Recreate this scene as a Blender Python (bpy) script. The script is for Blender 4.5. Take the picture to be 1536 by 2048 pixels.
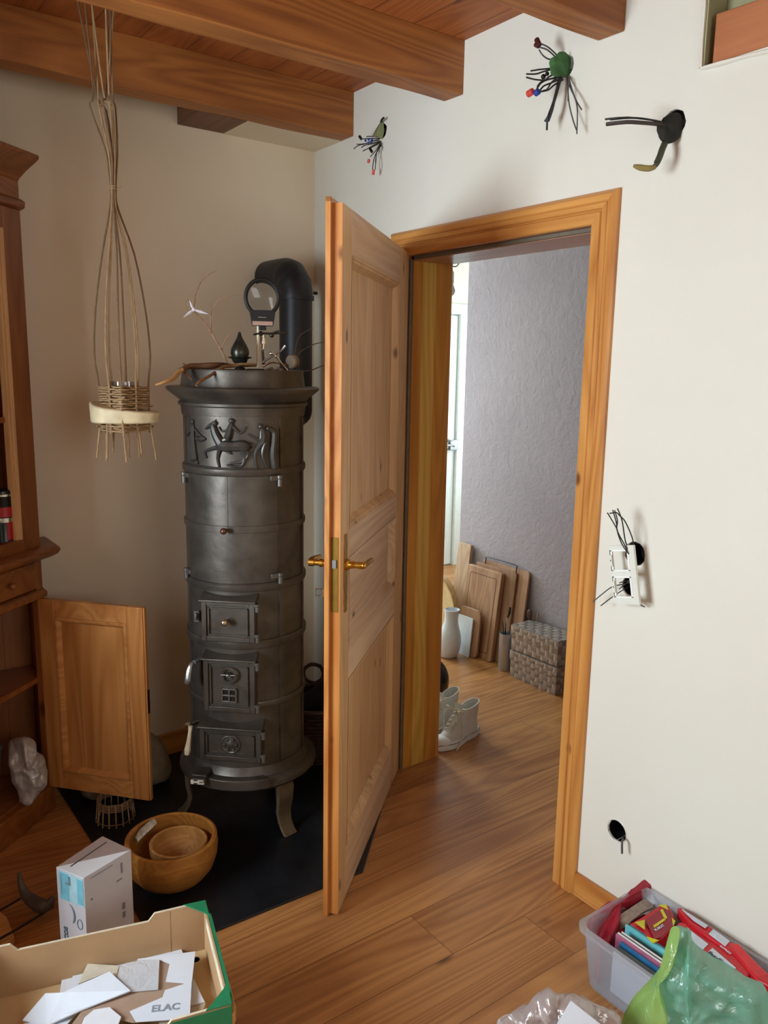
import bpy, bmesh, math, random
from mathutils import Matrix, Vector, noise
random.seed(7)
for o in list(bpy.data.objects): bpy.data.objects.remove(o)
SC = bpy.context.scene; COL = SC.collection
R_ = math.radians
# ------------------------------------------------------------------ camera
CAMX, CAMY, CAMZ = [[0.808357, -0.588462, 0.016504], [0.091068, 0.152697, 0.984068], [-0.581607, -0.793975, 0.177024]]
cam = bpy.data.objects.new('camera', bpy.data.cameras.new('camera')); COL.objects.link(cam)
cam.data.sensor_fit = 'VERTICAL'; cam.data.sensor_height = 36.0
cam.data.lens = 1607.977 / 2048 * 36.0; cam.data.clip_start = 0.02
m = Matrix(((CAMX[0], CAMY[0], CAMZ[0], 0), (CAMX[1], CAMY[1], CAMZ[1], 0), (CAMX[2], CAMY[2], CAMZ[2], 0), (0, 0, 0, 1)))
cam.matrix_world = Matrix.Translation((-1.828, -3.0214, 1.5945)) @ m
SC.camera = cam
# ------------------------------------------------------------------ light
SC.view_settings.view_transform = 'Standard'; SC.view_settings.look = 'None'
SC.view_settings.gamma = 1.0; SC.view_settings.use_curve_mapping = False
SC.view_settings.exposure = 0.02
w = bpy.data.worlds.new('world'); SC.world = w; w.use_nodes = True
w.node_tree.nodes['Background'].inputs[0].default_value = (0.75, 0.87, 1.0, 1)
w.node_tree.nodes['Background'].inputs[1].default_value = 1.0
def area(name, loc, direction, sx, sy, power, col):
    l = bpy.data.lights.new(name, 'AREA'); l.shape = 'RECTANGLE'; l.size = sx; l.size_y = sy
    l.energy = power; l.color = col
    o = bpy.data.objects.new(name, l); COL.objects.link(o); o.location = loc
    o.rotation_euler = Vector(direction).to_track_quat('-Z', 'Y').to_euler(); return o
area('daylight_room_window', (-3.39, -1.38, 1.5), (1, -0.02, -0.08), 0.88, 1.25, 114, (0.80, 0.92, 1.0))
area('added_rear_fill', (-1.2, -4.42, 1.7), (0, 1, 0.02), 1.2, 0.9, 16, (1.0, 0.96, 0.90))  # added fill from behind the camera, brightens the stove wall
area('daylight_hall_window', (0.75, 2.02, 1.45), (0, -1, -0.12), 0.8, 1.3, 72, (0.80, 0.93, 1.0))
area('added_hall_side_fill', (3.22, 1.15, 1.5), (-1, 0.25, -0.05), 0.8, 1.2, 38, (0.76, 0.93, 1.0))  # added fill that brightens the white hall door
# ------------------------------------------------------------------ helpers
def hexc(h):
    h = h.lstrip('#'); v = [int(h[i:i+2], 16) / 255 for i in (0, 2, 4)]
    return tuple(c / 12.92 if c <= 0.04045 else ((c + 0.055) / 1.055) ** 2.4 for c in v) + (1,)
class NT:
    def __init__(s, name):
        s.m = bpy.data.materials.new(name); s.m.use_nodes = True; s.t = s.m.node_tree
        s.b = s.t.nodes['Principled BSDF']; s.out = s.t.nodes['Material Output']
    def n(s, typ, **kw):
        nd = s.t.nodes.new(typ)
        for k, v in kw.items(): setattr(nd, k, v)
        return nd
    def l(s, a, b): s.t.links.new(a, b)
    def coord(s, rnd=True):
        tc = s.n('ShaderNodeTexCoord')
        if not rnd: return tc.outputs['Object']
        oi = s.n('ShaderNodeObjectInfo'); mu = s.n('ShaderNodeMath', operation='MULTIPLY'); mu.inputs[1].default_value = 13.7
        s.l(oi.outputs['Random'], mu.inputs[0])
        a = s.n('ShaderNodeVectorMath', operation='ADD'); s.l(tc.outputs['Object'], a.inputs[0]); s.l(mu.outputs[0], a.inputs[1])
        return a.outputs[0]
    def mapping(s, src, scale):
        mp = s.n('ShaderNodeMapping'); mp.inputs['Scale'].default_value = scale; s.l(src, mp.inputs['Vector']); return mp.outputs[0]
    def noise(s, src, scale=1, detail=3, rough=.5, dist=0):
        n = s.n('ShaderNodeTexNoise'); n.inputs['Scale'].default_value = scale; n.inputs['Detail'].default_value = detail
        n.inputs['Roughness'].default_value = rough; n.inputs['Distortion'].default_value = dist; s.l(src, n.inputs['Vector']); return n.outputs['Fac']
    def math(s, op, a, b=None, c=None):
        n = s.n('ShaderNodeMath', operation=op)
        for i, x in enumerate((a, b, c)):
            if x is None: continue
            if isinstance(x, (int, float)): n.inputs[i].default_value = x
            else: s.l(x, n.inputs[i])
        return n.outputs[0]
    def ramp(s, fac, stops):
        r = s.n('ShaderNodeValToRGB'); e = r.color_ramp.elements
        e[0].position, e[0].color = stops[0]; e[1].position, e[1].color = stops[-1]
        for p, c in stops[1:-1]:
            x = e.new(p); x.color = c
        s.l(fac, r.inputs[0]); return r.outputs[0]
    def mix(s, fac, a, b, mode='MIX'):
        n = s.n('ShaderNodeMix', data_type='RGBA', blend_type=mode)
        for sock, x in ((n.inputs['Factor'], fac), (n.inputs[6], a), (n.inputs[7], b)):
            if isinstance(x, (int, float, tuple)): sock.default_value = x
            else: s.l(x, sock)
        return n.outputs[2]
    def bump(s, h, strength=.2, dist=.01):
        n = s.n('ShaderNodeBump'); n.inputs['Strength'].default_value = strength; n.inputs['Distance'].default_value = dist
        s.l(h, n.inputs['Height']); s.l(n.outputs[0], s.b.inputs['Normal']); return n
MC = {}
def plain(name, col, rough=.5, metal=0., spec=.5, var=.12, vs=30, bump=0., bs=200, emit=None):
    if name in MC: return MC[name]
    t = NT(name); c = hexc(col) if isinstance(col, str) else col
    co = t.coord(); f = t.noise(co, vs, 3)
    d = tuple(x * (1 - var) for x in c[:3]) + (1,); u = tuple(min(1, x * (1 + var)) for x in c[:3]) + (1,)
    t.l(t.ramp(f, [(.3, d), (.7, u)]), t.b.inputs['Base Color'])
    t.b.inputs['Roughness'].default_value = rough; t.b.inputs['Metallic'].default_value = metal
    t.b.inputs['Specular IOR Level'].default_value = spec
    if bump: t.bump(t.noise(co, bs, 3), bump, .004)
    MC[name] = t.m; return t.m
def woodcore(t, co, axis, c1, c2, knots=.0, sc=1., ringfreq=1., ks=1.):
    al = 'xyz'.index(axis)
    def vec(a, c): return tuple((a if i == al else c) * sc for i in range(3))
    A = t.noise(t.mapping(co, vec(.7, 9)), 1, 3, .5, .5)
    Bn = t.noise(t.mapping(co, vec(2.5, 110)), 1, 2, .6)
    base = t.noise(t.mapping(co, vec(.45, 5)), 1, 2, .4, .3)
    rings = t.math('FRACT', t.math('MULTIPLY', base, 16 * ringfreq))
    rings = t.math('ABSOLUTE', t.math('SUBTRACT', rings, .5))
    f = t.math('ADD', t.math('MULTIPLY', A, .60), t.math('ADD', t.math('MULTIPLY', Bn, .24), t.math('MULTIPLY', rings, .44)))
    c = t.ramp(f, [(.30, c1), (.75, c2)])
    if knots:
        v = t.n('ShaderNodeTexVoronoi'); v.inputs['Scale'].default_value = 1
        kq = 1.0 if knots < .7 else 1.7
        t.l(t.mapping(co, vec(2.6*kq, 4.6*kq)), v.inputs['Vector'])
        k = t.ramp(v.outputs['Distance'], [(.05, (1, 1, 1, 1)), (.115, (0, 0, 0, 1))])
        sel = t.n('ShaderNodeSeparateColor'); t.l(v.outputs['Color'], sel.inputs[0])
        kk = t.math('MULTIPLY', k, t.math('MULTIPLY', t.math('GREATER_THAN', sel.outputs[0], 1 - knots), .85))
        dk = tuple(x * y for x, y in zip(c1[:3], (.28, .2, .2))) + (1,)
        c = t.mix(kk, c, dk)
    return c, f
def wood(name, c1, c2, axis='z', knots=.0, sc=1., rough=.45, bump=.08, ringfreq=1.):
    if name in MC: return MC[name]
    t = NT(name); co = t.coord()
    c, f = woodcore(t, co, axis, hexc(c1), hexc(c2), knots, sc, ringfreq)
    t.l(c, t.b.inputs['Base Color']); t.b.inputs['Roughness'].default_value = rough
    if bump: t.bump(f, bump, .003)
    MC[name] = t.m; return t.m
def planks(name, c1, c2, along, width, length, off, gapc, rough=.35, gap=.012, var=.5, knots=.5):
    if name in MC: return MC[name]
    t = NT(name); co = t.coord(False); sep = t.n('ShaderNodeSeparateXYZ'); t.l(co, sep.inputs[0])
    a = sep.outputs['xyz'.index(along)]; b = sep.outputs[1 - 'xyz'.index(along)]
    q = t.math('DIVIDE', t.math('ADD', b, off), width); idx = t.math('FLOOR', q); fr = t.math('FRACT', q)
    wn = t.n('ShaderNodeTexWhiteNoise', noise_dimensions='1D'); t.l(idx, wn.inputs['W'])
    la = t.math('DIVIDE', t.math('ADD', a, t.math('MULTIPLY', wn.outputs['Value'], length)), length)
    li = t.math('FLOOR', la); lf = t.math('FRACT', la)
    wn2 = t.n('ShaderNodeTexWhiteNoise', noise_dimensions='2D'); cb = t.n('ShaderNodeCombineXYZ'); t.l(idx, cb.inputs[0]); t.l(li, cb.inputs[1]); t.l(cb.outputs[0], wn2.inputs['Vector'])
    off3 = t.n('ShaderNodeVectorMath', operation='SCALE'); t.l(wn2.outputs['Color'], off3.inputs[0]); off3.inputs['Scale'].default_value = 17
    ad = t.n('ShaderNodeVectorMath', operation='ADD'); t.l(co, ad.inputs[0]); t.l(off3.outputs[0], ad.inputs[1])
    c, f = woodcore(t, ad.outputs[0], along, hexc(c1), hexc(c2), knots, 1.0, 1.2)
    tint = t.ramp(wn2.outputs['Value'], [(0, (1 - var * .5, 1 - var * .55, 1 - var * .6, 1)), (1, (1, 1, 1, 1))])
    c = t.mix(1.0, c, tint, 'MULTIPLY')
    g1 = t.math('LESS_THAN', fr, gap); g2 = t.math('GREATER_THAN', fr, 1 - gap * .6); g3 = t.math('MULTIPLY', t.math('LESS_THAN', lf, .0006), .6)
    g = t.math('MAXIMUM', t.math('MAXIMUM', g1, g2), g3)
    c = t.mix(t.math('MULTIPLY', g, .75), c, hexc(gapc))
    t.l(c, t.b.inputs['Base Color'])
    rr = t.math('ADD', rough, t.math('MULTIPLY', t.noise(co, 6, 3), .15)); t.l(rr, t.b.inputs['Roughness'])
    h = t.math('SUBTRACT', t.math('MULTIPLY', f, .3), g); t.bump(h, .25, .003)
    MC[name] = t.m; return t.m
def plaster(name, c1, c2, bump=.25, s1=9, s2=55, dist=.006, rough=.85):
    if name in MC: return MC[name]
    t = NT(name); co = t.coord(False); f = t.noise(co, 1.6, 4)
    t.l(t.ramp(f, [(.3, hexc(c1)), (.7, hexc(c2))]), t.b.inputs['Base Color']); t.b.inputs['Roughness'].default_value = rough
    t.b.inputs['Specular IOR Level'].default_value = .2
    h = t.math('ADD', t.math('MULTIPLY', t.noise(co, s1, 4, .55, 1.2), .7), t.math('MULTIPLY', t.noise(co, s2, 3), .35)); t.bump(h, bump, dist)
    MC[name] = t.m; return t.m
def thinfilm(name, col, transp=.4, rough=.15, glossy=.2, transl=.5):
    if name in MC: return MC[name]
    t = NT(name); c = hexc(col)
    tr = t.n('ShaderNodeBsdfTransparent'); tr.inputs[0].default_value = tuple(min(1, x * .5 + .5) for x in c[:3]) + (1,)
    df = t.n('ShaderNodeBsdfDiffuse'); df.inputs[0].default_value = c
    tl = t.n('ShaderNodeBsdfTranslucent'); tl.inputs[0].default_value = c
    gl = t.n('ShaderNodeBsdfGlossy'); gl.inputs[0].default_value = (1, 1, 1, 1); gl.inputs['Roughness'].default_value = rough
    co = t.coord(); bp = t.n('ShaderNodeBump'); bp.inputs['Strength'].default_value = .5; bp.inputs['Distance'].default_value = .01
    t.l(t.noise(co, 22, 4, .6, 1.5), bp.inputs['Height'])
    for s_ in (df, tl, gl): t.l(bp.outputs[0], s_.inputs['Normal'])
    def mx(f, a, b):
        n = t.n('ShaderNodeMixShader'); n.inputs[0].default_value = f; t.l(a, n.inputs[1]); t.l(b, n.inputs[2]); return n.outputs[0]
    a = mx(transl, df.outputs[0], tl.outputs[0]); b = mx(transp, a, tr.outputs[0]); c_ = mx(glossy, b, gl.outputs[0])
    t.l(c_, t.out.inputs['Surface']); MC[name] = t.m; return t.m

class B:
    """collects geometry; one B becomes one mesh object"""
    def __init__(s, T=None): s.v = []; s.f = []; s.mi = []; s.T = T or Matrix.Identity(4); s.cur = 0; s.soft = False
    def add(s, vs, fs):
        o = len(s.v); s.v += [tuple(s.T @ Vector(p)) for p in vs]
        s.f += [tuple(i + o for i in f) for f in fs]; s.mi += [s.cur] * len(fs); return s
    def box(s, a, b):
        x0, y0, z0 = a; x1, y1, z1 = b
        x0, x1 = sorted((x0, x1)); y0, y1 = sorted((y0, y1)); z0, z1 = sorted((z0, z1))
        return s.add([(x0,y0,z0),(x1,y0,z0),(x1,y1,z0),(x0,y1,z0),(x0,y0,z1),(x1,y0,z1),(x1,y1,z1),(x0,y1,z1)],
                     [(0,3,2,1),(4,5,6,7),(0,1,5,4),(1,2,6,5),(2,3,7,6),(3,0,4,7)])
    def loft(s, rings, cap0=True, cap1=True, closed=True):
        n = len(rings[0]); vs = [p for r in rings for p in r]; fs = []
        for i in range(len(rings) - 1):
            for j in range(n if closed else n - 1):
                k = (j + 1) % n; fs.append((i*n+j, i*n+k, (i+1)*n+k, (i+1)*n+j))
        if cap0: fs.append(tuple(range(n))[::-1])
        if cap1: fs.append(tuple((len(rings)-1)*n + j for j in range(n)))
        return s.add(vs, fs)
    def tube(s, pts, r, seg=8, smooth=4, flat=None):
        pts = [Vector(p) for p in pts]; rs = list(r) if isinstance(r, (list, tuple)) else [r] * len(pts)
        if smooth > 1 and len(pts) > 2:
            P, Q = [], []
            for i in range(len(pts) - 1):
                a = pts[max(i-1, 0)]; b = pts[i]; c = pts[i+1]; d = pts[min(i+2, len(pts)-1)]
                for k in range(smooth):
                    t = k / smooth
                    P.append(.5 * ((2*b) + (c-a)*t + (2*a-5*b+4*c-d)*t*t + (3*b-a-3*c+d)*t**3)); Q.append(rs[i]*(1-t)+rs[i+1]*t)
            P.append(pts[-1]); Q.append(rs[-1]); pts, rs = P, Q
        rings = []; up = None
        for i, p in enumerate(pts):
            d = (pts[min(i+1, len(pts)-1)] - pts[max(i-1, 0)])
            if d.length < 1e-9: d = Vector((0, 0, 1))
            d.normalize()
            if up is None:
                up = Vector((0, 0, 1)) if abs(d.z) < .9 else Vector((1, 0, 0))
            u = up - d * up.dot(d)
            if u.length < 1e-6: u = d.orthogonal()
            u.normalize(); w_ = d.cross(u); up = u
            rings.append([tuple(p + (u*math.cos(2*math.pi*k/seg) + w_*math.sin(2*math.pi*k/seg)) * rs[i]) for k in range(seg)])
        return s.loft(rings)
    def cyl(s, a, b, r, r2=None, seg=16): return s.tube([a, b], [r, r if r2 is None else r2], seg, 1)
    def lathe(s, prof, c=(0, 0, 0), seg=48, a0=0, a1=360, cap=False):
        full = abs(a1 - a0) >= 359.9; n = seg if full else seg + 1
        rings = []
        for r, z in prof:
            rings.append([(c[0] + r*math.cos(R_(a0 + (a1-a0)*k/seg)), c[1] + r*math.sin(R_(a0 + (a1-a0)*k/seg)), c[2] + z) for k in range(n)])
        return s.loft(rings, cap, cap, full)
    def prism(s, poly, z0, z1, conv=lambda x, y, z: (x, y, z)):
        n = len(poly); vs = [conv(x, y, z0) for x, y in poly] + [conv(x, y, z1) for x, y in poly]
        return s.add(vs, [tuple(range(n))[::-1], tuple(range(n, 2*n))] + [(i, (i+1) % n, n+(i+1) % n, n+i) for i in range(n)])
    def slab(s, pts, th, down=(0, 0, -1)):
        d = Vector(down) * th; n = len(pts); vs = list(pts) + [tuple(Vector(p) + d) for p in pts]
        return s.add(vs, [tuple(range(n)), tuple(range(n, 2*n))[::-1]] + [(i, n+i, n+(i+1) % n, (i+1) % n) for i in range(n)])
    def sphere(s, c, r, seg=12, ring=8, sq=(1, 1, 1)):
        rr = [[(c[0] + sq[0]*r*math.sin(math.pi*i/ring)*math.cos(2*math.pi*k/seg), c[1] + sq[1]*r*math.sin(math.pi*i/ring)*math.sin(2*math.pi*k/seg), c[2] - sq[2]*r*math.cos(math.pi*i/ring)) for k in range(seg)] for i in range(1, ring)]
        return s.loft(rr)
WM = {}
def finish(o, label=None, cat=None, group=None, kind=None):
    if label: o['label'] = label
    if cat: o['category'] = cat
    if group: o['group'] = group
    if kind: o['kind'] = kind
    return o
def thing(name, label, cat, loc=(0, 0, 0), rot=0., group=None, kind=None):
    o = bpy.data.objects.new(name, None); COL.objects.link(o); o.empty_display_size = .05
    M_ = Matrix.Translation(loc) @ Matrix.Rotation(R_(rot), 4, 'Z'); o.matrix_world = M_; o.location = loc; o.rotation_euler = (0, 0, R_(rot))
    WM[o.name] = M_; return finish(o, label, cat, group, kind)
def build(name, b, mat, parent=None, local=False, smooth=True, bevel=0., label=None, cat=None, group=None, kind=None, sub=0, ang=35, solid=0):
    me = bpy.data.meshes.new(name)
    if parent is None:
        xs = [p[0] for p in b.v]; ys = [p[1] for p in b.v]; zs = [p[2] for p in b.v]
        loc = Vector(((min(xs)+max(xs))/2, (min(ys)+max(ys))/2, min(zs))) if kind != 'structure' else Vector((0, 0, 0))
        M_ = Matrix.Translation(loc)
    else: M_ = WM[parent.name]
    inv = Matrix.Identity(4) if (local and parent) else M_.inverted()
    me.from_pydata([tuple(inv @ Vector(p)) for p in b.v], [], b.f)
    mats = mat if isinstance(mat, (list, tuple)) else [mat]
    for q in mats: me.materials.append(q)
    for p, i in zip(me.polygons, b.mi): p.material_index = i
    bm = bmesh.new(); bm.from_mesh(me); bmesh.ops.recalc_face_normals(bm, faces=bm.faces); bm.to_mesh(me); bm.free()
    if smooth:
        me.polygons.foreach_set('use_smooth', [True] * len(me.polygons))
        try: me.set_sharp_from_angle(angle=R_(100 if b.soft else ang))
        except Exception: pass
    o = bpy.data.objects.new(name, me); COL.objects.link(o)
    if parent is None: o.location = M_.translation
    else: o.parent = parent
    WM[o.name] = M_
    if solid:
        q = o.modifiers.new('solid', 'SOLIDIFY'); q.thickness = solid; q.offset = 0
    if bevel:
        q = o.modifiers.new('bevel', 'BEVEL'); q.width = bevel; q.segments = 2; q.limit_method = 'ANGLE'; q.angle_limit = R_(40)
    if sub:
        q = o.modifiers.new('sub', 'SUBSURF'); q.levels = sub; q.render_levels = sub
    return finish(o, label, cat, group, kind)
def struct(name, b, mat, **k): return build(name, b, mat, kind='structure', **k)
def frame_T(o, x, y):
    """matrix whose axes are x, y and x cross y, at o"""
    x = Vector(x).normalized(); z = x.cross(Vector(y)).normalized(); y = z.cross(x)
    return Matrix(((x[0], y[0], z[0], o[0]), (x[1], y[1], z[1], o[1]), (x[2], y[2], z[2], o[2]), (0, 0, 0, 1)))
def text_B(b, s, size, T, depth=.0006):
    """lettering with a little thickness, in the xy plane of T, lower left at its origin"""
    cu = bpy.data.curves.new('t', 'FONT'); cu.body = s; cu.size = size; cu.extrude = depth; cu.offset = size*.022; cu.resolution_u = 3
    o = bpy.data.objects.new('t', cu); COL.objects.link(o); bpy.context.view_layer.update()
    me = bpy.data.meshes.new_from_object(o.evaluated_get(bpy.context.evaluated_depsgraph_get()))
    vs = [tuple(T @ v.co) for v in me.vertices]; fs = [tuple(p.vertices) for p in me.polygons]
    bpy.data.objects.remove(o); bpy.data.curves.remove(cu); bpy.data.meshes.remove(me)
    Tk = b.T; b.T = Matrix.Identity(4); b.add(vs, fs); b.T = Tk
def rrect(w, d, r, n=5, cx=0, cy=0):
    out = []
    for sx, sy, a0 in ((1, 1, 0), (-1, 1, 90), (-1, -1, 180), (1, -1, 270)):
        for k in range(n + 1):
            a = R_(a0 + 90*k/n); out.append((cx + sx*(w/2 - r) + r*math.cos(a), cy + sy*(d/2 - r) + r*math.sin(a)))
    return out
def blob(outline, thick, nrm, seed=0, rings=9, amp=.012, freq=14, seg=None):
    """closed lumpy body whose silhouette follows a 3D outline, puffed out along nrm by thick"""
    P = [Vector(p) for p in outline]; out = []
    n = len(P)
    for i in range(n):
        for k in range(5):
            t = k/5; a, b_, c, d = P[i-1], P[i], P[(i+1) % n], P[(i+2) % n]
            out.append(.5*((2*b_)+(c-a)*t+(2*a-5*b_+4*c-d)*t*t+(3*b_-a-3*c+d)*t**3))
    c0 = sum(out, Vector()) / len(out); nr = Vector(nrm).normalized(); b = B(); N = len(out)
    R = []
    for sgn in (1, -1):
        for q in range(rings):
            t = q / rings if sgn == 1 else 1 - (q) / rings
            t = max(t, .02)
            h = thick * math.sqrt(max(0, 1 - t*t)) * sgn
            ring = []
            for p in out:
                v = c0 + (p - c0) * t + nr * h
                dn = noise.fractal((v*freq + Vector((seed*3.1, 0, 0))), 1, 2, 4)
                ring.append(tuple(v + nr * dn * amp * (1.3 if t < .97 else .4) + (p-c0).normalized() * dn * amp * .4))
            R.append(ring)
    b.loft(R); b.soft = True; return b
def lift(pts, r, z=1.581):
    out = []
    for x, y, h in pts:
        d = math.hypot(x + .613, y + .56); out.append((x, y, max(h, z + r) if d < .212 else (max(h, 1.528 + r) if d < .262 else h)))
    return out
# ------------------------------------------------------------------ materials
OAK = ('#8c5425', '#c98a45')
m_floor = planks('floor_boards_wood', '#955f34', '#cb9257', 'x', .192, 6.5, 1.17, '#5a3519', rough=.30, var=.28, gap=.008)
m_ceil = planks('ceiling_boards_wood', '#8e4a1e', '#b5692f', 'y', .155, 3.0, .05, '#5a2c12', rough=.5, gap=.02, var=.3)
m_beam = wood('beam_wood', '#7d451b', '#b57336', 'x', .5, rough=.55, bump=.3)
m_wall = plaster('white_plaster', '#dcd8cb', '#e1ddd2', .10)
m_wall_shade = plaster('white_plaster_warm_shade', '#dccbb0', '#e2d3bb', .10)  # same off-white paint as the other walls, warm shade tinted into it
m_mauve = plaster('mauve_textured_plaster', '#a69da3', '#afa6ab', .6, 14, 60, .008)
m_white = plain('white_paint', '#dfe6e6', .4, var=.03)
m_pine_z = wood('pine_casing_upright', '#a8642a', '#d69a52', 'z', .8, rough=.35)
m_pine_y = wood('pine_casing_level', '#a8642a', '#d69a52', 'y', .45, rough=.35)
m_pine_x = wood('pine_casing_cross', '#a8642a', '#d69a52', 'x', .45, rough=.35)
m_door_z = wood('door_pine_upright', '#bf9262', '#dfb988', 'z', .95, rough=.42)
m_door_x = wood('door_pine_cross', '#bb9470', '#dec09c', 'x', .95, rough=.42)
m_door_e = wood('door_edge_pine', '#b06a2e', '#db9a55', 'z', .9, rough=.35)
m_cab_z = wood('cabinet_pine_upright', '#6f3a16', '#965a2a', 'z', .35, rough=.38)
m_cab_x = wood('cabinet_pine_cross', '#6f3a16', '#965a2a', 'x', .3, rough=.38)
m_brass = plain('brass', '#c89b45', .25, 1., var=.15)
m_black = plain('black_plastic', '#0c0c0c', .4, var=.1)
m_wire = plain('black_cable_sheath', '#1c1c1b', .5)
m_wireg = plain('grey_cable_sheath', '#4a4a4a', .5)
m_slate = plain('dark_slate', '#17191e', .33, var=.35, vs=9, bump=.25, bs=30)
m_iron = None
t_ = NT('cast_iron'); co_ = t_.coord(False); f_ = t_.noise(co_, 7, 5, .6, .6)
t_.l(t_.ramp(f_, [(.3, hexc('#443e39')), (.72, hexc('#665f57'))]), t_.b.inputs['Base Color']); t_.b.inputs['Metallic'].default_value = .6
t_.l(t_.ramp(t_.noise(co_, 11, 4), [(.3, (.34,)*3+(1,)), (.7, (.50,)*3+(1,))]), t_.b.inputs['Roughness'])
t_.bump(t_.math('ADD', t_.noise(co_, 30, 4), t_.math('MULTIPLY', t_.noise(co_, 9, 2), .8)), .14, .006); m_iron = t_.m
m_pipe = plain('stove_pipe_black', '#26262a', .45, .3, var=.1)
m_twig = wood('willow_twig', '#8a6a48', '#b99a72', 'z', 0, 6, .7)
m_twigd = wood('dark_willow_twig', '#5f4630', '#8a6a4a', 'z', 0, 6, .7)
m_card = plain('corrugated_cardboard', '#b08d66', .85, var=.06, vs=12)
m_paper = plain('white_paper', '#dfe3ea', .6, var=.02)
m_steel = plain('brushed_steel', '#9a9a9c', .35, .9, var=.08)
m_chrome = plain('chrome', '#d8d5cc', .12, 1., var=.05)
# ================================================================== THE ROOM
def wall(axis, p0, p1, a, z, holes):
    """wall of thickness p0..p1 across axis, spanning a[0]..a[1] by z[0]..z[1], with rectangular holes"""
    A = sorted({a[0], a[1]} | {h[i] for h in holes for i in (0, 1)}); Z = sorted({z[0], z[1]} | {h[i] for h in holes for i in (2, 3)})
    A = [q for q in A if a[0] <= q <= a[1]]; Z = [q for q in Z if z[0] <= q <= z[1]]
    def solid(i, j):
        if not (0 <= i < len(A)-1 and 0 <= j < len(Z)-1): return False
        ca, cz = (A[i]+A[i+1])/2, (Z[j]+Z[j+1])/2
        return not any(h[0] < ca < h[1] and h[2] < cz < h[3] for h in holes)
    P = (lambda p, q, r: (p, q, r)) if axis == 'x' else (lambda p, q, r: (q, p, r))
    b = B()
    for i in range(len(A)-1):
        for j in range(len(Z)-1):
            if not solid(i, j): continue
            a0, a1, z0, z1 = A[i], A[i+1], Z[j], Z[j+1]
            b.add([P(p0,a0,z0),P(p0,a1,z0),P(p0,a1,z1),P(p0,a0,z1)], [(0,1,2,3)])
            b.add([P(p1,a0,z0),P(p1,a1,z0),P(p1,a1,z1),P(p1,a0,z1)], [(0,1,2,3)])
            if not solid(i-1, j): b.add([P(p0,a0,z0),P(p1,a0,z0),P(p1,a0,z1),P(p0,a0,z1)], [(0,1,2,3)])
            if not solid(i+1, j): b.add([P(p0,a1,z0),P(p1,a1,z0),P(p1,a1,z1),P(p0,a1,z1)], [(0,1,2,3)])
            if not solid(i, j-1): b.add([P(p0,a0,z0),P(p1,a0,z0),P(p1,a1,z0),P(p0,a1,z0)], [(0,1,2,3)])
            if not solid(i, j+1): b.add([P(p0,a0,z1),P(p1,a0,z1),P(p1,a1,z1),P(p0,a1,z1)], [(0,1,2,3)])
    v = {}; nv = []; mp = []
    for p in b.v:
        k = tuple(round(c, 5) for c in p)
        if k not in v: v[k] = len(nv); nv.append(p)
        mp.append(v[k])
    b.v = nv; b.f = [tuple(mp[i] for i in f) for f in b.f]
    return b
b = B(); b.box((-3.5, -4.6, -.12), (3.5, 2.2, 0)); struct('floor', b, m_floor, smooth=False)
b = B(); b.box((-3.5, -4.6, 2.62), (0.0, 0.3, 2.74)); struct('ceiling', b, m_ceil, smooth=False)
b = B(); b.box((0.2, -4.6, 2.62), (3.5, 2.2, 2.74)); struct('ceiling_hall', b, m_wall, smooth=False)
DY0, DY1, DZ = -.600, -1.528, 2.035
wd = wall('x', 0, .2, (-4.5, 2.0), (0, 2.74), [(DY1, DY0, 0, DZ), (-2.65, -1.779, 2.312, 2.60)])
wd = struct('wall_right', wd, m_wall, smooth=False)
# round holes knocked into the plaster for the electrics (cut for real, cutters thrown away)
HOLES = [[(0.0000,-1.7136,2.2004)][0] + (.035,), [(0.0000,-1.3497,2.4288)][0] + (.030,), [(0.0000,-0.4772,2.4430)][0] + (.027,), [(0.0000,-1.6937,1.1023)][0] + (.034,), [(0.0000,-1.6851,1.0096)][0] + (.028,), [(0.0000,-1.7019,0.2754)][0] + (.033,)]
for hx, hy, hz, hr in HOLES:
    cb = B(); ring = []
    for X in (-.03, .07): ring.append([(X, hy + hr*math.cos(k*.3927)*random.uniform(.9, 1.06), hz + hr*math.sin(k*.3927)*random.uniform(.9, 1.06)) for k in range(16)])
    cb.loft(ring); cut = build('cutter', cb, m_wall, kind='structure')
    md = wd.modifiers.new('hole', 'BOOLEAN'); md.object = cut; md.operation = 'DIFFERENCE'; md.solver = 'EXACT'
    bpy.context.view_layer.update()
    nm = bpy.data.meshes.new_from_object(wd.evaluated_get(bpy.context.evaluated_depsgraph_get()))
    wd.modifiers.clear(); wd.data = nm; bpy.data.objects.remove(cut)
b = B(); b.box((.075, -2.65, 2.30), (.19, -1.77, 2.61)); struct('trim_recess_back', b, plaster('green_grey_mortar', '#8f8d6c', '#a8a684', .8), smooth=False)
b = B(); b.box((-3.4, 0, 0), (0.0, .2, 2.74)); struct('wall_back', b, m_wall_shade, smooth=False)
b = wall('x', -3.4, -3.2, (-4.5, 0), (0, 2.74), [(-1.84, -.94, .85, 2.15)]); struct('wall_left', b, m_wall, smooth=False)
b = wall('y', -4.5, -4.3, (-3.4, .2), (0, 2.74), [(-1.8, -.6, 1.2, 2.2)]); struct('wall_front', b, m_wall, smooth=False)
b = B(); b.box((-3.2, -.92, 0), (-2.22, 0, 2.62)); struct('wall_left_projection', b, m_wall, smooth=False)
b = B(); b.box((.001, -1.7795, 2.3125), (.074, -1.786, 2.60)); struct('trim_recess_side', b, MC['green_grey_mortar'])
# soffit strip beside the first beam
b = B(); b.box((-.405, -.205, 2.462), (0, 0, 2.62)); struct('trim_soffit', b, m_wall_shade, smooth=False)
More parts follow.
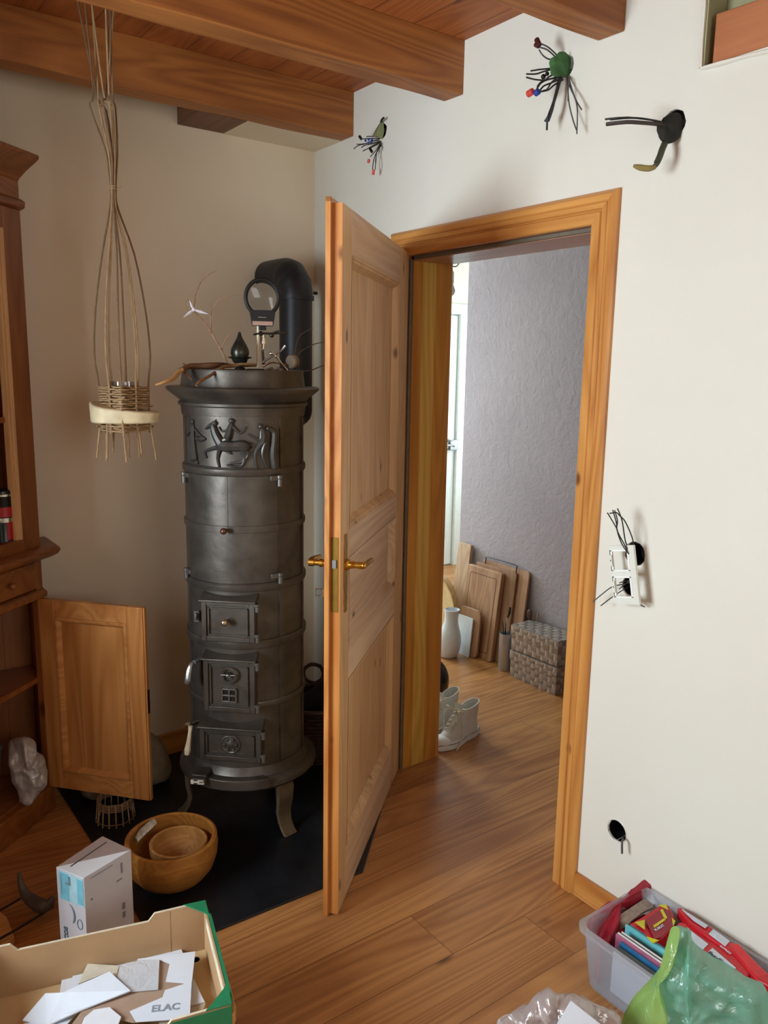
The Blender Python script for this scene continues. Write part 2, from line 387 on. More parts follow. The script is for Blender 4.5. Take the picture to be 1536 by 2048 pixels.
# hall
b = B(); b.box((1.28, -3.2, 0), (1.46, .46, 2.62)); struct('wall_hall_far', b, m_mauve, smooth=False)
b = B(); b.box((1.46, .34, 0), (3.3, .46, 2.62)); struct('wall_hall_side', b, m_wall, smooth=False)
b = B(); b.box((.2, -3.3, 0), (1.46, -3.2, 2.62)); struct('wall_hall_near', b, m_wall, smooth=False)
b = wall('x', 3.1, 3.3, (.46, 2.0), (0, 2.62), [(.75, 1.55, .9, 2.1)]); struct('wall_hall_right', b, m_wall, smooth=False)
b = wall('y', 1.85, 2.0, (.2, 3.3), (0, 2.62), [(.36, 1.14, .8, 2.1), (1.62, 2.50, 0, 2.05)]); struct('wall_hall_end', b, m_wall, smooth=False)
def window(name, axis, pos, a0, a1, z0, z1):
    b = B(); P = (lambda p, q, r: (p, q, r)) if axis == 'x' else (lambda p, q, r: (q, p, r))
    def bar(c0, c1, d0, d1): b.box(P(pos-.025, c0, d0), P(pos+.025, c1, d1))
    bar(a0, a1, z0, z0+.05); bar(a0, a1, z1-.05, z1); bar(a0, a0+.05, z0, z1); bar(a1-.05, a1, z0, z1)
    bar((a0+a1)/2-.015, (a0+a1)/2+.015, z0, z1)
    o = struct(name, b, m_white, bevel=.004)
    s = B(); s.box(P(pos-.14, a0-.03, z0-.03), P(pos+.14, a1+.03, z0)); build('window_sill', s, m_white, o, bevel=.004)
window('window_1', 'x', -3.30, -1.84, -.94, .85, 2.15)
window('window_added_rear', 'y', -4.40, -1.8, -.6, 1.2, 2.2)  # unseen opening, added to let the rear fill in
window('window_added_hall', 'x', 3.2, .75, 1.55, .9, 2.1)  # unseen opening, added for the fill on the hall door
window('window_3', 'y', 1.92, .36, 1.14, .8, 2.1)
# the white door at the far end of the hall
b = B(); b.box((1.66, 1.86, .01), (2.437, 1.90, 2.0)); d2 = struct('door_2', b, m_white, bevel=.002)
b = B()
for q in ((1.58, 1.655, 0, 2.0095), (2.443, 2.53, 0, 2.0095), (1.58, 2.53, 2.01, 2.09)): b.box((q[0], 1.835, q[2]), (q[1], 1.90, q[3]))
struct('trim_hall_door', b, m_white, bevel=.003)
b = B(); b.box((2.345, 1.80, .955), (2.425, 1.86, 1.035)); b.box((2.20, 1.815, .965), (2.345, 1.855, 1.02)); lk = build('rim_lock', b, m_steel, d2, bevel=.004)
b = B(); b.cyl((2.36, 1.86, 1.0), (2.36, 1.77, 1.0), .006); b.tube([(2.36, 1.77, 1.0), (2.30, 1.765, 1.0), (2.22, 1.77, .998)], .008); b.cyl((2.385, 1.80, .99), (2.385, 1.79, .99), .008); build('door_handle', b, m_steel, d2)
b = B(); b.tube([(2.43, 1.79, 1.04), (2.36, 1.77, 1.035), (2.28, 1.785, 1.05)], .004); build('chain', b, m_steel, d2)
# beams
for i, (y0, y1, lab) in enumerate(((-.289, -.205, 'rough orange-brown ceiling beam nearest the stove wall, hanging planter in front of it'),
                          (-.918, -.825, 'rough orange-brown ceiling beam in the middle, ending above the open door'),
                          (-1.546, -1.460, 'rough orange-brown ceiling beam ending above the doorway near the bundle of cut cables'))):
    b = B(); nseg = 60; rings = []
    for k in range(nseg + 1):
        x = -3.2 + 3.2 * k / nseg
        def j(s): return noise.noise(Vector((x*3.1, s*7.7, i*9.1))) * .005
        rings.append([(x, y0 + j(1), 2.462 + j(2)), (x, y1 + j(3), 2.462 + j(4)), (x, y1, 2.622), (x, y0, 2.622)])
    b.loft(rings); build('ceiling_beam', b, m_beam, bevel=.004, label=lab, cat='beam', group='ceiling beams', ang=50)
b = B(); b.box((-.590, -.204, 2.463), (-.4055, -.001, 2.618))
build('joist_stub', b, wood('old_joist_wood', '#5d3a26', '#7d5438', 'y', .4, rough=.6), bevel=.002, label='short dark stub of joist between the first beam and the stove wall', cat='beam')
b = B(); rings = []
for k in range(20):
    y = -2.6 + .798 * k / 19; q = noise.noise(Vector((y*4, 1, 0))) * .004
    rings.append([(.008, y, 2.316+q), (.008, y, 2.425 + q*.5 + (y+1.82)*.02), (.072, y, 2.425), (.072, y, 2.316)])
b.loft(rings); build('wall_lintel', b, wood('reddish_lintel_wood', '#9a5a35', '#b9764a', 'y', .4, rough=.6), bevel=.003, label='reddish timber set in a rough recess high in the white wall', cat='beam')
b = B()
b.tube([(-0.0040,-1.7815,2.3090),(-0.0040,-1.8310,2.3067),(-0.0040,-1.8930,2.3048),(-0.0040,-1.9580,2.2993)], [.004,.006,.004,.006], 6); b.tube([(-0.0030,-1.7793,2.3108),(-0.0030,-1.7774,2.3729),(-0.0030,-1.7763,2.4384),(-0.0030,-1.7758,2.4709)], [.005,.004,.006,.004], 6)
struct('trim_plaster_lip', b, m_wall)
# casing around the opening
def sweep_casing(name, prof, y_in0, y_in1, ztop, ub, mat_z, mat_y, sgn=-1, x0=0):
    """prof: (u outwards, d depth). left leg, head and right leg, mitred"""
    for part, pts in (('z', [(y_in0, 0, 1, 0), (y_in0, ztop, 1, 1)]), ('y', [(y_in0, ztop, 1, 1), (y_in1, ztop, -1, 1)]), ('z', [(y_in1, ztop, -1, 1), (y_in1, 0, -1, 0)])):
        b = B(); rings = []
        for (y, z, sy, sz) in pts: rings.append([(x0 + sgn*d, y + sy*u, z + sz*u) for u, d in prof])
        b.loft(rings); struct(name, b, mat_z if part == 'z' else mat_y, ang=25)
prof = [(0, -.002), (0, .014), (.003, .017), (.030, .019), (.033, .014), (.036, .014), (.040, .020), (.052, .021), (.055, .017), (.058, .021), (.072, .022), (.080, .017), (.085, .010), (.085, -.001)]
sweep_casing('trim_1', prof, -.643, -1.485, 1.988, 0, m_pine_z, m_pine_y)
sweep_casing('trim_2', prof, -.643, -1.485, 1.988, 0, m_pine_z, m_pine_y, 1, .2)
# jamb lining with a rebate for the leaf and a narrow seal
m_lin = wood('pine_lining_left', '#a0641f', '#d1923a', 'z', .9, .8, rough=.3)
b = B(); b.box((.028, -.60, 0), (.072, -.644, 1.995)); b.box((.134, -.60, 0), (.2, -.644, 1.995)); b.box((-.002, -.60, 0), (.028, -.632, 1.995)); b.cur = 1; b.box((.0721, -.60, 0), (.1339, -.644, 1.995))
struct('trim_3', b, [m_lin, wood('pale_stave', '#b98a34', '#ddb25a', 'z', .3, .8, rough=.3)])
b = B(); b.box((.028, -1.472, 0), (.2, -1.53, 1.995)); b.box((-.002, -1.486, 0), (.028, -1.53, 1.995)); struct('trim_4', b, m_pine_z, bevel=.002)
b = B(); b.box((.028, -.60, 1.975), (.2, -1.53, 2.036)); b.box((-.002, -.60, 1.989), (.028, -1.53, 2.036)); struct('trim_5', b, wood('pine_head_lining', '#9a6a50', '#c4967a', 'y', .4, rough=.35), bevel=.002)
b = B(); b.box((.016, -.632, 0), (.0275, -.641, 1.98)); b.box((.016, -1.4725, 0), (.0275, -1.486, 1.98)); b.box((.016, -.66, 1.977), (.0275, -1.48, 1.988)); struct('trim_6', b, plain('grey_rubber_seal', '#6d6253', .7))
b = B(); b.box((.05, -1.466, 1.02), (.075, -1.4725, 1.22)); struct('trim_7', b, plain('dark_brass_strike', '#4c4330', .4, .8))
# baseboards
b = B(); b.box((-.016, -4.3, 0), (0, -1.571, .072)); b.box((-.020, -4.3, 0), (0, -1.571, .010)); struct('baseboard_right', b, m_pine_y, bevel=.003)
b = B(); b.box((-.016, -.567, 0), (0, -.016, .095)); struct('baseboard_right_corner', b, m_pine_y, bevel=.003)
b = B(); b.box((-1.18, -.016, 0), (0, 0, .097)); struct('baseboard_back', b, m_pine_x, bevel=.003)
# hearth
b = B(); b.prism([(-1.15, -.016), (-1.15, -1.098), (-.49, -1.113), (-.016, -.640), (-.016, -.016)], 0, .008)
hearth = build('hearth_slab', b, m_slate, smooth=False, bevel=.002, label='black slate hearth plate with clipped corner under the stove', cat='hearth')
# ------------------------------------------------------------------ the open door leaf
d1 = thing('door_1', None, None, (-.022, -.612, 0), math.degrees(math.atan2(-.664, -.748)), kind='structure')
def dpart(name, bx, mat, bev=.0015, parent=None, **k):
    b = B()
    for q in bx: b.box(*q)
    return build(name, b, mat, parent or d1, local=True, bevel=bev, **k)
F0, F1 = .0, .042
dpart('stile', [((.005, F0, .006), (.150, F1, 2.0))], m_door_z)
dpart('stile', [((.805, F0, .006), (.900, F1, 2.0))], m_door_z)
b = B(); b.box((-.008, 0, .004), (.0049, .014, 2.013)); b.box((.9001, 0, .004), (.914, .014, 2.013)); b.box((-.008, 0, 2.0005), (.914, .014, 2.013)); build('rebate_lip', b, m_door_e, d1, local=True, bevel=.001)
b = B(); b.box((.9001, .0145, .006), (.9006, .0415, 2.0)); build('edge_band', b, m_door_e, d1, local=True)
for z0, z1 in ((.006, .165), (.70, .80), (1.065, 1.145), (1.885, 2.0)):
    dpart('rail', [((.150, F0, z0), (.805, F1, z1))], m_door_x)
for z0, z1, mt in ((.165, .70, m_door_z), (.80, 1.065, m_door_x), (1.145, 1.885, m_door_z)):
    pn = dpart('panel', [((.155, .015, z0+.002), (.80, .0195, z1-.002))], mt)
    for ys, yd in ((F1 + .0005, .0200), (F0 - .0005, .0145)):
        b = B(); s = .012 if ys > .02 else -.012
        def rg(o, y): return [(.150+o, y, z0+o), (.805-o, y, z0+o), (.805-o, y, z1-o), (.150+o, y, z1-o)]
        sg = 1 if ys > .02 else -1
        for r0, r1 in ((rg(0, ys), rg(.006, ys)), (rg(.006, ys), rg(.009, ys-sg*.004)), (rg(.009, ys-sg*.004), rg(.014, ys-sg*.004)), (rg(.014, ys-sg*.004), rg(.018, ys-sg*.010)), (rg(.018, ys-sg*.010), rg(.026, yd))):
            for k in range(4): b.add([r0[k], r0[(k+1)%4], r1[(k+1)%4], r1[k]], [(0, 1, 2, 3)])
        build('moulding', b, mt, pn, local=True, smooth=False)
b = B(); b.box((.8985, .016, .93), (.9018, .036, 1.14)); fp = build('lock_faceplate', b, plain('tarnished_brass', '#8a6d2c', .4, .7), d1, local=True)
b = B(); b.box((.9019, .020, 1.055), (.906, .031, 1.078)); build('latch_bolt', b, m_steel, fp, local=True)
# backplates with a wavy outline, levers and the key
def backplate(y0, y1):
    n = 40; pts = []
    for k in range(n):
        a = 2*math.pi*k/n; z = 1.03 + .112*math.sin(a); w_ = .017*abs(math.cos(a))**.25*(1 if math.cos(a) > 0 else -1)
        w_ *= 1 - .28*math.cos(6*a)**2*abs(math.sin(a)); pts.append((.853 + w_, z))
    b = B(); b.prism(pts, y0, y1, lambda x, y, z: (x, z, y)); return b
bp_ = build('backplate', backplate(.042, .0455), m_brass, d1, local=True)
b = B(); b.lathe([(0, .0), (.016, .0), (.016, .006), (.011, .012), (.009, .03), (.011, .045), (.009, .052), (0, .052)], seg=16)
b.v = [(.853 + x, .0455 + z, 1.055 + y) for x, y, z in b.v]
b.tube([(.853, .094, 1.055), (.83, .098, 1.056), (.79, .098, 1.054), (.76, .098, 1.050), (.752, .092, 1.044), (.742, .085, 1.042)], [.009, .008, .0075, .0065, .0045, .0025]); b.sphere((.86, .097, 1.057), .009)
build('lever_handle', b, m_brass, bp_, local=True)
bp2 = build('backplate', backplate(-.0035, 0), m_brass, d1, local=True)
b = B(); b.cyl((.853, -.003, 1.055), (.853, -.058, 1.055), .0085); b.cyl((.853, -.02, 1.055), (.853, -.03, 1.055), .0115); b.cyl((.853, -.046, 1.055), (.853, -.062, 1.055), .011)
b.tube([(.853, -.055, 1.055), (.82, -.06, 1.057), (.76, -.058, 1.05)], [.009, .008, .006]); build('lever_handle', b, m_brass, bp2, local=True)
b = B(); b.cyl((.853, -.003, .968), (.853, -.022, .968), .003); b.tube([(.853, -.022, .959), (.853, -.042, .959), (.853, -.042, .979), (.853, -.022, .979), (.853, -.022, .959)], .0022, 6, 1)
build('key', b, m_chrome, bp2, local=True, label='small steel key in the far side of the lock')
for z in (.22, 1.75):
    b = B(); b.cyl((-.004, -.006, z-.04), (-.004, -.006, z+.04), .006); build('hinge', b, m_brass, d1, local=True)
# ------------------------------------------------------------------ corner cabinet
AX, AY = -1.190, -.165
fd = Vector((-.77, -.64, 0)).normalized(); fn = Vector((.64, -.77, 0)).normalized()
cabinet = thing('corner_cabinet', 'tall pine corner cabinet at the left edge with one lower door standing open', 'cabinet', (-1.7, -.4, 0))
CT = frame_T((AX, AY, 0), fd, fn)
W_ = 1.04; FX, FY = (Vector((AX, AY, 0)) + fd*W_)[:2]
def ring(o, z, s=0.):
    k = (o, -.468*o*1.0)
    q = Vector((AX, AY, 0)) - fn*s; q2 = Vector((FX, FY, 0)) + fn*(o - s)
    return [(AX + o, -.012, z), (q.x + o, q.y + k[1], z), (q2.x, q2.y, z), (-2.2, q2.y + .01, z), (-2.2, -.012, z)]
def mold(name, prof, mat, bevel=.002):
    b = B(); b.loft([ring(o, z) for o, z in prof]); return build(name, b, mat, cabinet, bevel=bevel)
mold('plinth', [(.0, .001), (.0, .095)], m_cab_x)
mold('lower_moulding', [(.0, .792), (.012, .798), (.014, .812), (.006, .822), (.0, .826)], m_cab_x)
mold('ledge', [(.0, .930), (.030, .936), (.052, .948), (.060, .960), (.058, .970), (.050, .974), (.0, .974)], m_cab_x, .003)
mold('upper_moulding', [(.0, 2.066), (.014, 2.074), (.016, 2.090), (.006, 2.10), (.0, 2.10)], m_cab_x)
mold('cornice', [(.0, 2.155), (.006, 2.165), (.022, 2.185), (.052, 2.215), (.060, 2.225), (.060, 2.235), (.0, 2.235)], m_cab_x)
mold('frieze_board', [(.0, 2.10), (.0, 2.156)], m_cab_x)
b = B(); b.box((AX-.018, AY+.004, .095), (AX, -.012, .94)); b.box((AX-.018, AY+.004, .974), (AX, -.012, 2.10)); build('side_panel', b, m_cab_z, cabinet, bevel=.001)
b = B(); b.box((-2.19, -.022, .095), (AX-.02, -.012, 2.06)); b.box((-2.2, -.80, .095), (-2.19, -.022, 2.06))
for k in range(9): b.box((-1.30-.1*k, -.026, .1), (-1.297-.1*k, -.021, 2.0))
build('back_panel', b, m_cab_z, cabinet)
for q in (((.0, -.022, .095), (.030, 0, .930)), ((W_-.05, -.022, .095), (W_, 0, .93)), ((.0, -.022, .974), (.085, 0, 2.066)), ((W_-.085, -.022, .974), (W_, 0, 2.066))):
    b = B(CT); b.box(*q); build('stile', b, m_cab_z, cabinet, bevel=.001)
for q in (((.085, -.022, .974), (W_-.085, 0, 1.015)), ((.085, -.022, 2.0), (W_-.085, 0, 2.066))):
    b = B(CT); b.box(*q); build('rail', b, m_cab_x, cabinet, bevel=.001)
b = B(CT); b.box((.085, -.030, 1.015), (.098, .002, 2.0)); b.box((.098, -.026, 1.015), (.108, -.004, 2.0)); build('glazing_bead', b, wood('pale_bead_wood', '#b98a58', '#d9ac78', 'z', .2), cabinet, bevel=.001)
b = B(CT); b.box((.032, -.018, .832), (W_/2-.01, .002, .924)); dr = build('drawer', b, m_cab_x, cabinet, bevel=.003)
b = B(CT); b.cyl((.17, 0, .878), (.17, .014, .878), .006); b.sphere(( .17, .02, .878), .012); build('knob', b, m_cab_x, dr)
def inner(o):
    a = Vector((AX, AY, 0)) - fn*.024 + fd*.012; c = Vector((FX, FY, 0)) - fn*.024 - fd*.02
    return [(AX-.02, -.028), (AX-.02, a.y-.004), (c.x, c.y), (-2.18, c.y+.02), (-2.18, -.028)]
for z0, z1 in ((.095, .108), (.49, .508), (.975, .99), (1.4, 1.418), (1.72, 1.738)):
    b = B(); b.prism(inner(0), z0, z1); build('shelf', b, m_cab_x, cabinet, bevel=.001)
DT = frame_T((-1.212, -.183, 0), (.655, -.756, 0), (.756, .655, 0))
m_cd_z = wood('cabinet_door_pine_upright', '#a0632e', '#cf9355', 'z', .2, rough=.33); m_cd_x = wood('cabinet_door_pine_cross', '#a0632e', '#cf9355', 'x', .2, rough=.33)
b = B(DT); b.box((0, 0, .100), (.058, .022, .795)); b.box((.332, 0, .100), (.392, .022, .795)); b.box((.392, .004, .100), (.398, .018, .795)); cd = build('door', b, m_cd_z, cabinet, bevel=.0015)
for q in (((.058, .0005, .100), (.332, .0215, .165)), ((.058, .0005, .735), (.332, .0215, .795))):
    b = B(DT); b.box(*q); build('rail', b, m_cd_x, cd, bevel=.001)
b = B(DT); b.box((.06, .011, .167), (.33, .017, .733)); build('panel', b, m_cd_z, cd)
b = B(DT)
def rg2(o, y): return [(.058+o, y, .165+o), (.332-o, y, .165+o), (.332-o, y, .735-o), (.058+o, y, .735-o)]
for r0, r1 in ((rg2(0, .0), rg2(.004, -.003)), (rg2(.004, -.003), rg2(.010, -.002)), (rg2(.010, -.002), rg2(.020, .011))):
    for k in range(4): b.add([r0[k], r0[(k+1)%4], r1[(k+1)%4], r1[k]], [(0, 1, 2, 3)])
build('moulding', b, m_cd_x, cd, smooth=False)
b = B(DT); b.box((.389, .005, .42), (.3995, .017, .505)); build('lock_plate', b, plain('dark_bronze', '#3a2515', .4, .7), cd)
# low cupboard left of the picture, added to shade the stove corner
sbd = thing('shading_cupboard', 'low pine cupboard out of view, added to shade the stove corner', 'cupboard', (-2.7, -1.13, 0))
b = B(); b.box((-2.98, -1.18, .06), (-2.05, -.94, .84)); bd0 = build('body', b, m_cab_z, sbd, bevel=.003)
b = B(); b.box((-3.0, -1.20, .841), (-2.03, -.93, .87)); build('top', b, m_cab_x, sbd, bevel=.004)
for x in (-2.96, -2.53):
    b = B(); b.box((x, -1.198, .10), (x+.42, -1.181, .81)); dd = build('door', b, m_cab_z, sbd, bevel=.003); b = B(); b.sphere((x+.38, -1.212, .5), .014, 12, 8); build('knob', b, m_brass, dd)
for x in (-2.96, -2.11):
    for y in (-1.16, -.98):
        b = B(); b.box((x, y, .0), (x+.04, y+.03, .0595)); build('foot', b, m_cab_z, sbd)
# ================================================================== THE STOVE
STX, STY = -.613, -.560
stove = thing('cast_iron_stove', 'tall round antique cast-iron stove with relief frieze on the black hearth', 'stove', (STX, STY, 0), -42.5)
def P(phi, r, z): a = R_(phi); return (r*math.sin(a), -r*math.cos(a), z)
def spart(name, b, mat=None, parent=None, **k): return build(name, b, mat or m_iron, parent or stove, local=True, **k)
def arc(b, r0, r1, p0, p1, z0, z1, n=None):
    n = n or max(2, int(abs(p1-p0)/4)); rings = []
    for k in range(n+1):
        p = p0 + (p1-p0)*k/n; rings.append([P(p, r0, z0), P(p, r1, z0), P(p, r1, z1), P(p, r0, z1)])
    b.loft(rings); return b
RB = .198
b = B(); b.lathe([(0, .24), (RB, .24), (RB, 1.44), (0, 1.44)], seg=72); spart('body', b)
b = B(); b.lathe([(0, .185), (.215, .185), (.232, .192), (.242, .204), (.240, .216), (.228, .226), (.214, .232), (.206, .246), (.200, .262), (0, .262)], seg=72); spart('base_ring', b)
b = B()
for z, h, e in ((.482, .024, .006), (.693, .028, .008), (.886, .026, .008), (1.079, .022, .006), (1.262, .024, .007), (1.437, .010, .004)):
    b.lathe([(RB-.01, z-h/2), (RB+e*.6, z-h/2), (RB+e, z-h*.25), (RB+e, z+h*.3), (RB+e*.5, z+h/2), (RB-.01, z+h/2)], seg=72)
spart('band', b)
b = B(); b.lathe([(0, 1.44), (.203, 1.44), (.205, 1.462), (.212, 1.466), (.213, 1.474), (.206, 1.478), (.216, 1.488), (.236, 1.503), (.249, 1.514), (.252, 1.521), (.246, 1.525), (0, 1.525)], seg=72); spart('cornice', b)
b = B(); b.lathe([(0, 1.525), (.205, 1.525), (.203, 1.532), (.198, 1.570), (.200, 1.578), (.192, 1.580), (.186, 1.573), (0, 1.573)], seg=72); spart('top_rim', b)
b = B()
for p in (-52, 50, 52): arc(b, RB-.004, RB+.003, p-1.5, p+1.5, .265, .875)
for p in (-88, 88, -130, 130): arc(b, RB-.004, RB+.004, p-3, p+3, .265, 1.43)
spart('seam_strip', b)
# cabriole legs
for p in (50, -70, 170):
    b = B(); rings = []
    for z, r, hw, th in ((.205, .190, .034, .02), (.17, .212, .034, .014), (.125, .212, .031, .012), (.08, .204, .028, .011), (.045, .212, .026, .010), (.022, .228, .026, .010), (.009, .246, .027, .010)):
        a = R_(p); d = Vector((math.sin(a), -math.cos(a), 0)); t = Vector((math.cos(a), math.sin(a), 0)); c = d*r + Vector((0, 0, z))
        rings.append([tuple(c - t*hw + d*th), tuple(c + t*hw + d*th), tuple(c + t*hw - d*th*.3), tuple(c - t*hw - d*th*.3)])
    b.loft(rings); spart('leg', b, plain('leg_iron_brown', '#6b5c48', .5, .4, var=.1), sub=0, bevel=.003)
# large curved double door with strap hinges
b = B(); arc(b, RB-.006, RB+.004, -47, 47, .900, 1.249); big = spart('warming_door', b, bevel=.0015)
b = B(); arc(b, RB+.003, RB+.0055, -1.2, .8, 1.09, 1.249); arc(b, RB+.003, RB+.008, -47, 47, 1.068, 1.090); spart('door_band', b, None, big, bevel=.001)
b = B(); b.cyl(P(-1, RB+.004, 1.079), P(-1, RB+.026, 1.079), .004); b.sphere(P(-1, RB+.032, 1.079), .011); spart('knob', b, plain('copper_knob', '#6b4a3c', .35, .7), big)
m_hinge = plain('worn_steel_hinge', '#6f6d6a', .4, .7, var=.1)
for p in (-52, 48):
    for z in (.915, 1.236):
        b = B(); b.cyl(P(p, RB+.012, z-.022), P(p, RB+.012, z+.002), .008); b.cyl(P(p, RB+.012, z+.003), P(p, RB+.012, z+.014), .0095)
        arc(b, RB+.002, RB+.014, p-(9 if p > 0 else -2), p+(2 if p > 0 else 9), z-.002, z+.013); spart('hinge', b, m_hinge, bevel=.001)
# three flat fronted doors
def flatdoor(z0, z1, hw, kind):
    y1 = -.216; b = B()
    b.box((-hw, -.16, z0), (hw, y1+.006, z1)); b.box((-hw, y1+.006, z0+.002), (-hw+.016, y1, z1-.004)); b.box((hw-.016, y1+.006, z0+.002), (hw, y1, z1-.004))
    b.box((-hw+.016, y1+.006, z0+.002), (hw-.016, y1, z0+.018)); b.box((-hw+.016, y1+.006, z1-.020), (hw-.016, y1, z1-.004))
    nm = {'a': 'upper_door', 'b': 'fire_door', 'c': 'ash_door'}[kind]
    d = spart(nm, b, bevel=.0015)
    b = B(); b.add([(-hw-.004, -.17, z1+.020), (hw+.004, -.17, z1+.020), (hw+.006, y1-.012, z1), (-hw-.006, y1-.012, z1), (-hw-.004, -.17, z1-.004), (hw+.004, -.17, z1-.004), (hw+.006, y1-.012, z1-.006), (-hw-.006, y1-.012, z1-.006)], [(0,1,2,3),(4,7,6,5),(0,3,7,4),(1,5,6,2),(3,2,6,7),(0,4,5,1)])
    spart('hood_moulding', b, None, d, bevel=.002)
    b = B(); i = .022
    for q in (((-hw+i, y1-.001, z0+i+.002), (-hw+i+.004, y1+.006, z1-i-.004)), ((hw-i-.004, y1-.001, z0+i+.002), (hw-i, y1+.006, z1-i-.004)), ((-hw+i, y1-.001, z0+i+.002), (hw-i, y1+.006, z0+i+.006)), ((-hw+i, y1-.001, z1-i-.008), (hw-i, y1+.006, z1-i-.004))): b.box(*q)
    spart('panel_frame', b, None, d)
    for z in (z0+.018, z1-.022):
        b = B(); b.cyl((hw+.008, y1+.004, z-.014), (hw+.008, y1+.004, z+.004), .007); b.cyl((hw+.008, y1+.004, z+.005), (hw+.008, y1+.004, z+.013), .0085); b.box((hw-.004, y1, z+.002), (hw+.01, y1+.02, z+.012))
        spart('hinge', b, m_hinge, bevel=.0008)
    return d, y1
da, y1 = flatdoor(.708, .850, .088, 'a')
b = B(); b.cyl((-.004, y1+.005, .783), (-.004, y1-.016, .783), .005); b.sphere((-.004, y1-.024, .783), .0125); spart('knob', b, plain('pale_worn_knob', '#b9a890', .25, .9), da)
b = B(); b.tube([(-.113, -.185, .79), (-.113, -.197, .792), (-.113, -.199, .772)], .0045); b.box((-.122, -.180, .764), (-.105, -.19, .800)); spart('latch', b, m_hinge, da)
db, y1 = flatdoor(.466, .652, .086, 'b')
b = B()
b.tube([(.026*math.cos(k*.5236), y1-.010-.004*math.sin(k*.5236), .600+.026*math.sin(k*.5236)) for k in range(13)], .0042, 6); b.cyl((0, y1+.004, .600), (0, y1-.010, .600), .007); b.sphere((0, y1-.012, .6), .008)
b.cyl((-.026, y1-.010, .600), (.026, y1-.010, .600), .003); spart('ring_handle', b, plain('steel_ring', '#8a8a88', .3, .9), db)
b = B(); b.box((-.026, y1+.006, .502), (.026, y1-.003, .507)); b.box((-.026, y1+.006, .545), (.026, y1-.003, .550)); b.box((-.026, y1+.006, .502), (-.021, y1-.003, .55)); b.box((.021, y1+.006, .502), (.026, y1-.003, .55)); b.box((-.0025, y1+.006, .502), (.0025, y1-.003, .55)); b.box((-.026, y1+.006, .5235), (.026, y1-.003, .5285))
g = spart('air_grille', b, plain('grille_iron', '#6f6a64', .4, .6), db, bevel=.001)
b = B(); b.box((-.0205, y1+.0065, .5075), (.0205, y1+.002, .5445)); spart('grille_opening', b, m_black, g)
dc, y1 = flatdoor(.292, .414, .104, 'c')
b = B(); b.lathe([(0, .0), (.034, 0), (.034, .003), (.029, .005), (.026, .003), (.016, .004), (.010, .007), (0, .008)], seg=28); b.v = [(x, y1+.006-z, .352+y) for x, y, z in b.v]
for k in range(6):
    a = k*1.047; b.sphere((.02*math.cos(a), y1+.001, .352+.02*math.sin(a)), .0055, 8, 6)
spart('rosette', b, None, dc)
# handles on the left side
b = B(); b.tube([(-.120, -.188, .628), (-.130, -.205, .622), (-.135, -.214, .600), (-.137, -.220, .575), (-.142, -.222, .562)], [.006, .007, .010, .011, .008]); b.cyl((-.112, -.16, .628), (-.122, -.20, .628), .007); spart('door_handle', b, plain('silvered_handle', '#9ba0a0', .3, .8), db)
b = B(); b.cyl((-.125, -.16, .402), (-.150, -.198, .402), .008); b.cyl((-.147, -.196, .390), (-.150, -.200, .410), .009); hb = spart('door_handle', b, m_chrome, dc)
b = B(); b.tube([(-.138, -.205, .405), (-.140, -.208, .385), (-.143, -.212, .355), (-.147, -.216, .325), (-.149, -.217, .308)], [.008, .006, .0075, .011, .008]); spart('grip', b, plain('pale_bone_grip', '#cfc3a8', .4), dc, label='pale worn grip of the ash door')
# apron shelf in front of the ash door and its sliding damper
b = B(); arc(b, .17, .248, -34, 30, .222, .236); arc(b, .238, .250, -36, 32, .205, .240); spart('apron_shelf', b, bevel=.002)
b = B(); b.box((-.125, -.245, .238), (-.075, -.185, .252)); b.box((-.118, -.262, .226), (-.072, -.240, .248)); dm = spart('damper', b, bevel=.002)
b = B(); b.box((-.121, -.2655, .230), (-.111, -.262, .244)); b.box((-.098, -.2655, .230), (-.092, -.262, .244)); b.box((-.111, -.2655, .2345), (-.098, -.262, .2395)); b.box((-.092, -.2655, .240), (-.078, -.262, .244)); b.box((-.092, -.2655, .230), (-.078, -.262, .234)); b.box((-.082, -.2655, .230), (-.076, -.262, .236))
spart('damper_slot', b, plain('bright_worn_steel', '#e2ddd0', .3, .2, var=.02), dm, label='bright slotted end of the damper')
# relief frieze : figures modelled as flattened ridges standing out of the drum
def rz(u, v, lift=0):
    s = max(-.97, min(.97, (300 + u/3.84 - 487)/124.)); ph = math.degrees(math.asin(s)); c = math.cos(R_(ph))
    vv = v + 34*(1-c)*(1 + (v-1270)/900)
    z = 1.434 - (vv - 1272)/(1690-1272)*(1.434-1.272)
    return P(ph + 16, RB + .004 + lift, z)
b = B()
def fig(*strokes):
    for pts in strokes:
        if len(pts) > 1:
            def ext(a, c):
                L_ = math.hypot(a[0]-c[0], a[1]-c[1]) or 1; k = a[2]*.55/L_; k2 = a[2]*.85/L_
                return [(a[0]+(a[0]-c[0])*k, a[1]+(a[1]-c[1])*k, a[2]*.75), (a[0]+(a[0]-c[0])*k2, a[1]+(a[1]-c[1])*k2, a[2]*.35)]
            pts = ext(pts[0], pts[1])[::-1] + list(pts) + ext(pts[-1], pts[-2])
        P3 = [rz(u, v, r*.00042*.2) for u, v, r in pts]; rs = [r*.00048 for u, v, r in pts]
        if len(P3) == 1: b.sphere(P3[0], rs[0], 10, 7)
        else: b.tube(P3, rs, 8, 3)
fig([(345,1305,13)], [(345,1325,10),(345,1350,17),(343,1420,19),(345,1500,26),(352,1600,32)], [(330,1365,8),(308,1400,7),(296,1418,6)], [(362,1370,8),(395,1415,8),(430,1440,7)], [(375,1440,14),(405,1446,18),(432,1445,10)], [(352,1600,20),(375,1640,8)])
